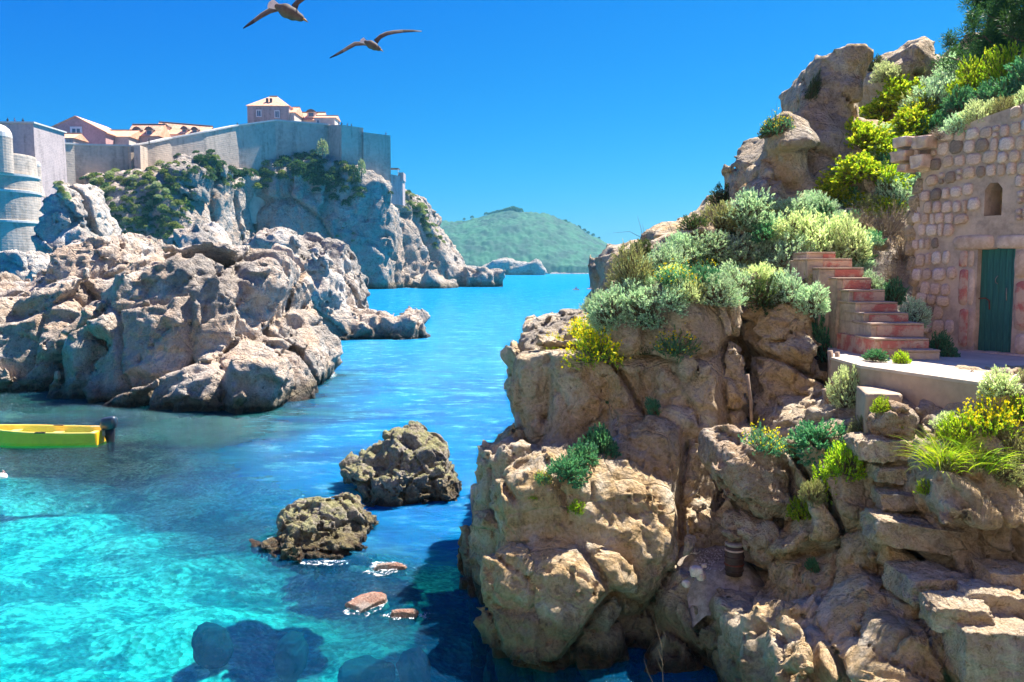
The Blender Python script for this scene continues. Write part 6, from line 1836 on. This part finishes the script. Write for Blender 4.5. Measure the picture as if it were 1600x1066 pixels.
# low mixed scrub between the shrubs one can tell apart: one object
def mesh_arrays(me):
    v = np.empty(len(me.vertices) * 3, np.float32); me.vertices.foreach_get('co', v)
    l = np.empty(len(me.loops), np.int32); me.loops.foreach_get('vertex_index', l)
    m_ = np.empty(len(me.polygons), np.int32); me.polygons.foreach_get('material_index', m_)
    return v.reshape(-1, 3), l.reshape(-1, 4), m_
class Scrub:
    def __init__(s, sources, mats): s.src = [mesh_arrays(x) for x in sources]; s.mats = mats; s.parts = []
    def add(s, i, loc, sc, rz, m):
        v, f, _ = s.src[i % len(s.src)]
        c, n = math.cos(rz), math.sin(rz)
        w_ = v * np.array(sc); w_ = np.stack([w_[:, 0] * c - w_[:, 1] * n, w_[:, 0] * n + w_[:, 1] * c, w_[:, 2]], 1) + np.array(loc)
        s.parts.append((w_, f, m))
    def build(s, name, label):
        V, F, Mi = join(s.parts); me = np_mesh(name, V, F, False, Mi)
        for m_ in s.mats: me.materials.append(m_)
        return tag(link_mesh(name, me), label, kind='stuff')
lite = bush_mesh('lite', 600, [LM['silver'], M['stem']], 120, 9, .09, .036, sprig=.2, up=.25, open_=.75)
lite2 = bush_mesh('lite2', 601, [LM['silver'], M['stem']], 120, 9, .10, .024, sprig=.2, up=.4)
SC = Scrub([lite, lite2], [LM[k_] for k_ in ('silver', 'pale', 'teal', 'dark', 'olive')])
r2 = np.random.default_rng(11)
cnt = 0
for i in range(700):
    x = r2.uniform(985, 1490)
    top = np.interp(x, [985, 1060, 1130, 1200, 1260, 1340, 1380, 1480, 1600], [420, 385, 345, 320, 320, 290, 165, 120, 80])
    y = r2.uniform(top, min(470, top + 170))
    if 1195 < x < 1345 and y < 300: continue
    if x < 1260 and y > 440 and r2.random() < .6: continue
    hh = hit(x, y, [hill, cliff])
    if hh is None or hh[1].z < .05: continue
    q = hh[0]; s_ = r2.uniform(30, 52) * q.y / FPX
    SC.add(i, (q.x, q.y, q.z - .12 * s_), (s_, s_ * .9, s_ * .9), r2.uniform(0, 6.28), int(r2.choice([0, 0, 0, 1, 2, 3, 4]))); cnt += 1
    if cnt > 230: break
SC.build('scrub', 'low mixed scrub covering the slope between the shrubs')

# tree: tapered trunk, limbs, needle clumps
def pine(loc, height, label, seed, spread=.42, dens=1.0, mats=None, leaf=.10):
    r = np.random.default_rng(seed)
    T = thing('pine_tree', loc, label, 'tree')
    bm = bmesh.new(); tp = []
    for i in range(9):
        s = i / 8; tp.append(Vector((.10 * height * math.sin(s * 2 + seed), .05 * height * math.sin(s * 3), s * height * .92)))
    bm_tube(bm, tp, [.045 * height * (1 - .85 * i / 8) for i in range(9)], 8)
    tips = []
    for k_ in range(int(34 * dens)):
        s = r.uniform(.22, 1.0); i = int(s * 8); b0 = tp[min(i, 7)].lerp(tp[min(i, 7) + 1], s * 8 - i) if i < 8 else tp[8]
        an = r.uniform(0, 6.283); ln = height * spread * (1.1 - .65 * s) * r.uniform(.7, 1.15)
        d_ = Vector((math.cos(an), math.sin(an), r.uniform(.05, .45)))
        p1 = b0 + d_ * ln * .5 + Vector((0, 0, .02 * height)); p2 = b0 + d_ * ln + Vector((0, 0, r.uniform(-.02, .06) * height))
        bm_tube(bm, [b0, p1, p2], [.012 * height * (1.2 - s), .008 * height * (1.2 - s), .003 * height], 5)
        for q in range(7):
            f_ = r.uniform(.35, 1.0); c = b0.lerp(p2, f_) + Vector(r.normal(0, .035 * height, 3).tolist()); tips.append(c)
    link_mesh('trunk', bm_mesh('trunk', bm, True), M['bark'], T)
    C_ = np.array([t_[:] for t_ in tips]); per = 150
    ix = np.repeat(np.arange(len(C_)), per)
    d_ = unit(r.normal(size=(len(ix), 3)) + np.array([0, 0, .35]))
    b = C_[ix] + d_ * (r.uniform(0, .055, len(ix)) * height)[:, None]
    v, f = leaves(b, unit(d_ + r.normal(0, .3, d_.shape)), leaf * r.uniform(.6, 1.2, len(ix)), leaf * .16, r)
    me = np_mesh('crown', v, f); me.materials.append(mats or LM['pine'])
    link_mesh('crown', me, None, T)
    return T
for (x, y, d_, hgt, lab, sd_, mt) in [(1590, 175, 23.5, 4.2, 'dark green pine rising out of the top right corner', 5, None), (1648, 190, 21, 4.4, 'dark pine at the right picture edge above the hut', 8, None),
                                   (1530, 135, 26.0, 3.3, 'dark pine behind the grey ledge, leftmost of the pines', 12, None)]:
    q = P(x, y, d_); pine((q.x, q.y, q.z - .3), hgt, lab, sd_, leaf=.13, mats=mt)
for a in [(1530, 140, 90, 80, 'bright', 'bright green leafy bush in front of the leftmost pine', None, 22.0), (1578, 132, 90, 90, 'bright', 'bright green leafy bush under the corner pine', None, 21.0), (1500, 170, 60, 50, 'teal', 'dark leafy bush below the bright ones by the pines', None, 21.5), (1560, 160, 90, 50, 'teal', 'deep green bush right above the hut roofline', None, 19.5), (1620, 140, 90, 80, 'teal', 'deep green bush at the right edge above the hut', None, 19.5)]:
    plant(*a)

# thin tall stalks
def stalks(pts_list, label, name='dry_stalk', mat='stem', w0=.006):
    bm = bmesh.new(); o0 = pts_list[0][0]
    for pts in pts_list: bm_tube(bm, [p - o0 for p in pts], [w0 * (1 - .75 * i / (len(pts) - 1)) for i in range(len(pts))], 5)
    tag(link_mesh(name, bm_mesh(name, bm), M[mat], None, o0), label, 'weed')
stalks([[P(1036, 1075, 11.4), P(1034, 1010, 11.4), P(1024, 975, 11.5), P(1016, 948, 11.5)], [P(1035, 1050, 11.4), P(1026, 1030, 11.3)], [P(1034, 1020, 11.4), P(1040, 995, 11.4), P(1036, 985, 11.4)], [P(1024, 1075, 11.5), P(1012, 1050, 11.4), P(1006, 1030, 11.4)], [P(1036, 1040, 11.4), P(1028, 1012, 11.5)]], 'tall dry stalk standing up from the lower rocks')
stalks([[P(1005, 375, 19), P(1001, 355, 19), P(996, 338, 19)], [P(1008, 375, 19), P(1004, 350, 19)], [P(1003, 372, 19), P(984, 362, 19), P(958, 364, 19)], [P(1050, 362, 19.5), P(1046, 350, 19.5), P(1040, 345, 19.5)]], 'thin dry stalks sticking into the sky above the corner bush')
stalks([[P(1208, 195, 22), P(1206, 175, 22), P(1204, 168, 22)], [P(1236, 190, 22), P(1232, 172, 22), P(1230, 162, 22)], [P(1243, 190, 22), P(1242, 168, 22), P(1241, 160, 22)], [P(1214, 195, 22), P(1213, 160, 22)], [P(1198, 200, 22), P(1192, 190, 22)]], 'thin dark stalks on the flat rock left of the spire')
stalks([[P(1142, 300, 20), P(1138, 285, 20), P(1134, 276, 20)], [P(1150, 300, 20), P(1152, 282, 20)], [P(1120, 320, 20), P(1114, 300, 20), P(1108, 296, 20)], [P(1162, 290, 20), P(1160, 272, 20)]], 'thin dark stalks on the skyline above the grey olive bush')

# ------------------------------------------------------------------ growth on the headland and beyond
def clump_mesh(seed, mats, n=420, L=.16):
    r = np.random.default_rng(seed)
    d_ = r.normal(size=(n, 3)); d_[:, 2] = np.abs(d_[:, 2]); d_ = unit(d_)
    b = d_ * np.array([.5, .5, .6]) * (r.uniform(.35, 1, n) ** .5)[:, None]
    v, f = leaves(b, unit(d_ + r.normal(0, .5, d_.shape)), L * r.uniform(.6, 1.3, n), L * .6, r)
    me = np_mesh('foliage', v, f); me.materials.append(mats); return me
LM['fargreen'] = leaf_mat('far_scrub', (0.10, 0.16, 0.04), (0.22, 0.28, 0.08), (0.44, 0.46, 0.16), .3)
LM['fardark'] = leaf_mat('far_dark_scrub', (0.03, 0.08, 0.035), (0.06, 0.13, 0.05), (0.10, 0.18, 0.07), .3)
LM['farpale'] = leaf_mat('far_pale_scrub', (0.24, 0.30, 0.16), (0.36, 0.42, 0.22), (0.50, 0.52, 0.30), .3)
FB = {k_: [clump_mesh(500 + 7 * i + j, LM[k_]) for j in range(2)] for i, k_ in enumerate(('fargreen', 'fardark', 'farpale'))}
r3 = np.random.default_rng(23)
def scatter(n, poly, kinds, smin_px, smax_px, label, group, objs, name='shrub'):
    k_ = 0; xs = [p[0] for p in poly]; ys = [p[1] for p in poly]
    for i in range(n * 4):
        x, y = r3.uniform(min(xs), max(xs)), r3.uniform(min(ys), max(ys))
        if not inside(x, y, poly): continue
        hh = hit(x, y, objs)
        if hh is None or hh[1].z < -.25: continue
        q = hh[0]; s_ = r3.uniform(smin_px, smax_px) * q.y / FPX
        kd = kinds[int(r3.integers(len(kinds)))]
        o = bpy.data.objects.new(name, FB[kd][i % 2]); COL.objects.link(o)
        o.location = (q.x, q.y, q.z - .25 * s_); o.scale = (s_, s_, s_ * r3.uniform(.7, 1.0)); o.rotation_euler = (0, 0, r3.uniform(0, 6.28))
        tag(o, label, 'shrub', group)
        k_ += 1
        if k_ >= n: break
scatter(120, [(105, 268), (200, 262), (290, 240), (300, 290), (280, 370), (240, 400), (190, 380), (130, 340)], ['fargreen', 'fargreen', 'fardark', 'farpale'], 9, 17, 'small rounded green shrub on the vegetated left cliff of the headland', 'green shrubs on the left headland cliff', [far])
scatter(14, [(66, 270), (80, 268), (108, 300), (104, 310), (80, 285)], ['fargreen', 'farpale'], 8, 13, 'one of the yellowish shrubs on the ledge beside the round tower', 'yellowish shrubs beside the round tower', [far, spur])
scatter(40, [(300, 236), (420, 232), (500, 238), (550, 262), (570, 300), (520, 310), (480, 280), (430, 262), (380, 300), (340, 270), (300, 250)], ['fardark'], 12, 24, 'one of the dark bushes crowding under the town wall above the bare cliff', 'dark bushes under the town wall', [far])
scatter(22, [(606, 285), (640, 300), (665, 325), (690, 378), (672, 385), (650, 330), (610, 305)], ['fardark', 'farpale', 'fargreen'], 7, 14, 'one of the bushes along the seaward brow of the headland', 'bushes on the seaward brow of the headland', [far])
def far_tree(x, y, d_, w, h_, label, kd='farpale', name='tree', group=None):
    q = P(x, y, d_); k_ = d_ / FPX
    T = thing(name, (q.x, q.y, q.z), label, 'tree', group)
    bm = bmesh.new(); bm_tube(bm, [(0, 0, -.1 * h_ * k_), (.03 * w * k_, 0, .3 * h_ * k_), (0, 0, .6 * h_ * k_)], [.05 * h_ * k_, .035 * h_ * k_, .01 * h_ * k_], 6)
    link_mesh('trunk', bm_mesh('trunk', bm, True), M['bark'], T)
    o = link_mesh('crown', FB[kd][0], None, T, (0, 0, .22 * h_ * k_)); o.scale = (w * k_, w * k_, h_ * k_ * 1.25)
    return T
far_tree(504, 246, 286, 17, 27, 'pale green young tree against the town wall left of the bastion')
far_tree(565, 276, 292, 12, 26, 'pale green young tree at the foot of the bastion corner')
far_tree(552, 280, 290, 14, 22, 'darker small tree left of the young tree at the bastion foot', 'fardark')
SH = Scrub([FB['fargreen'][0], FB['fargreen'][1]], [LM['fargreen'], LM['fardark'], LM['farpale']])
def fill_far(n, poly, ms, s0, s1, objs):
    xs = [p[0] for p in poly]; ys = [p[1] for p in poly]; k_ = 0
    for i in range(n * 3):
        x, y = r3.uniform(min(xs), max(xs)), r3.uniform(min(ys), max(ys))
        if not inside(x, y, poly): continue
        hh = hit(x, y, objs)
        if hh is None or hh[1].z < -.35: continue
        q = hh[0]; s_ = r3.uniform(s0, s1) * q.y / FPX
        SH.add(i, (q.x, q.y, q.z - .2 * s_), (s_, s_, s_ * .8), r3.uniform(0, 6.28), int(r3.choice(ms))); k_ += 1
        if k_ >= n: break
fill_far(330, [(105, 266), (200, 260), (290, 238), (305, 290), (295, 380), (250, 415), (190, 390), (130, 350)], [0, 0, 1, 1, 2], 5, 12, [far])
fill_far(170, [(300, 234), (420, 230), (500, 236), (550, 260), (570, 300), (540, 320), (480, 290), (430, 275), (400, 310), (340, 285), (300, 270)], [1, 1, 1, 0], 8, 18, [far])
fill_far(60, [(606, 283), (640, 298), (666, 323), (692, 378), (680, 388), (655, 345), (615, 310)], [1, 2, 0], 5, 9, [far])
fill_far(40, [(330, 360), (560, 330), (560, 440), (330, 440)], [2, 0], 3, 6, [far])
SH.build('scrub', 'low green scrub covering ledges of the headland')
# pines along the island ridge
k15 = 1500 / FPX
ridge = [(760, 5), (766, 4), (771, 5), (777, 6), (783, 6), (789, 7), (795, 8), (801, 9), (807, 8), (813, 7), (738, 4), (726, 3), (845, 4), (862, 6), (872, 5), (882, 7), (888, 6), (896, 5), (903, 6), (912, 5), (918, 4), (926, 4), (935, 3)]
for i, (x, s_) in enumerate(ridge):
    ks = (1500 - 60 + 262) / 1500.0
    X = (x - 800) * k15
    zr = CAMZ + (float(ih(np.array([X]))[0]) - CAMZ) * ks
    T = thing('pine_tree', (X * ks, 1702, zr), 'one of the tiny pines standing up from the ridge of the distant island', 'tree', 'pines on the island ridge')
    s_ *= 1.15
    bm = bmesh.new(); bm_tube(bm, [(0, 0, -3), (0, 0, s_ * 1.0)], [.5, .3], 5); link_mesh('trunk', bm_mesh('trunk', bm), M['bark'], T)
    o = link_mesh('crown', FB['fardark'][i % 2], None, T, (0, 0, s_ * .25)); o.scale = (s_ * 1.5, s_ * 1.5, s_ * 1.5)
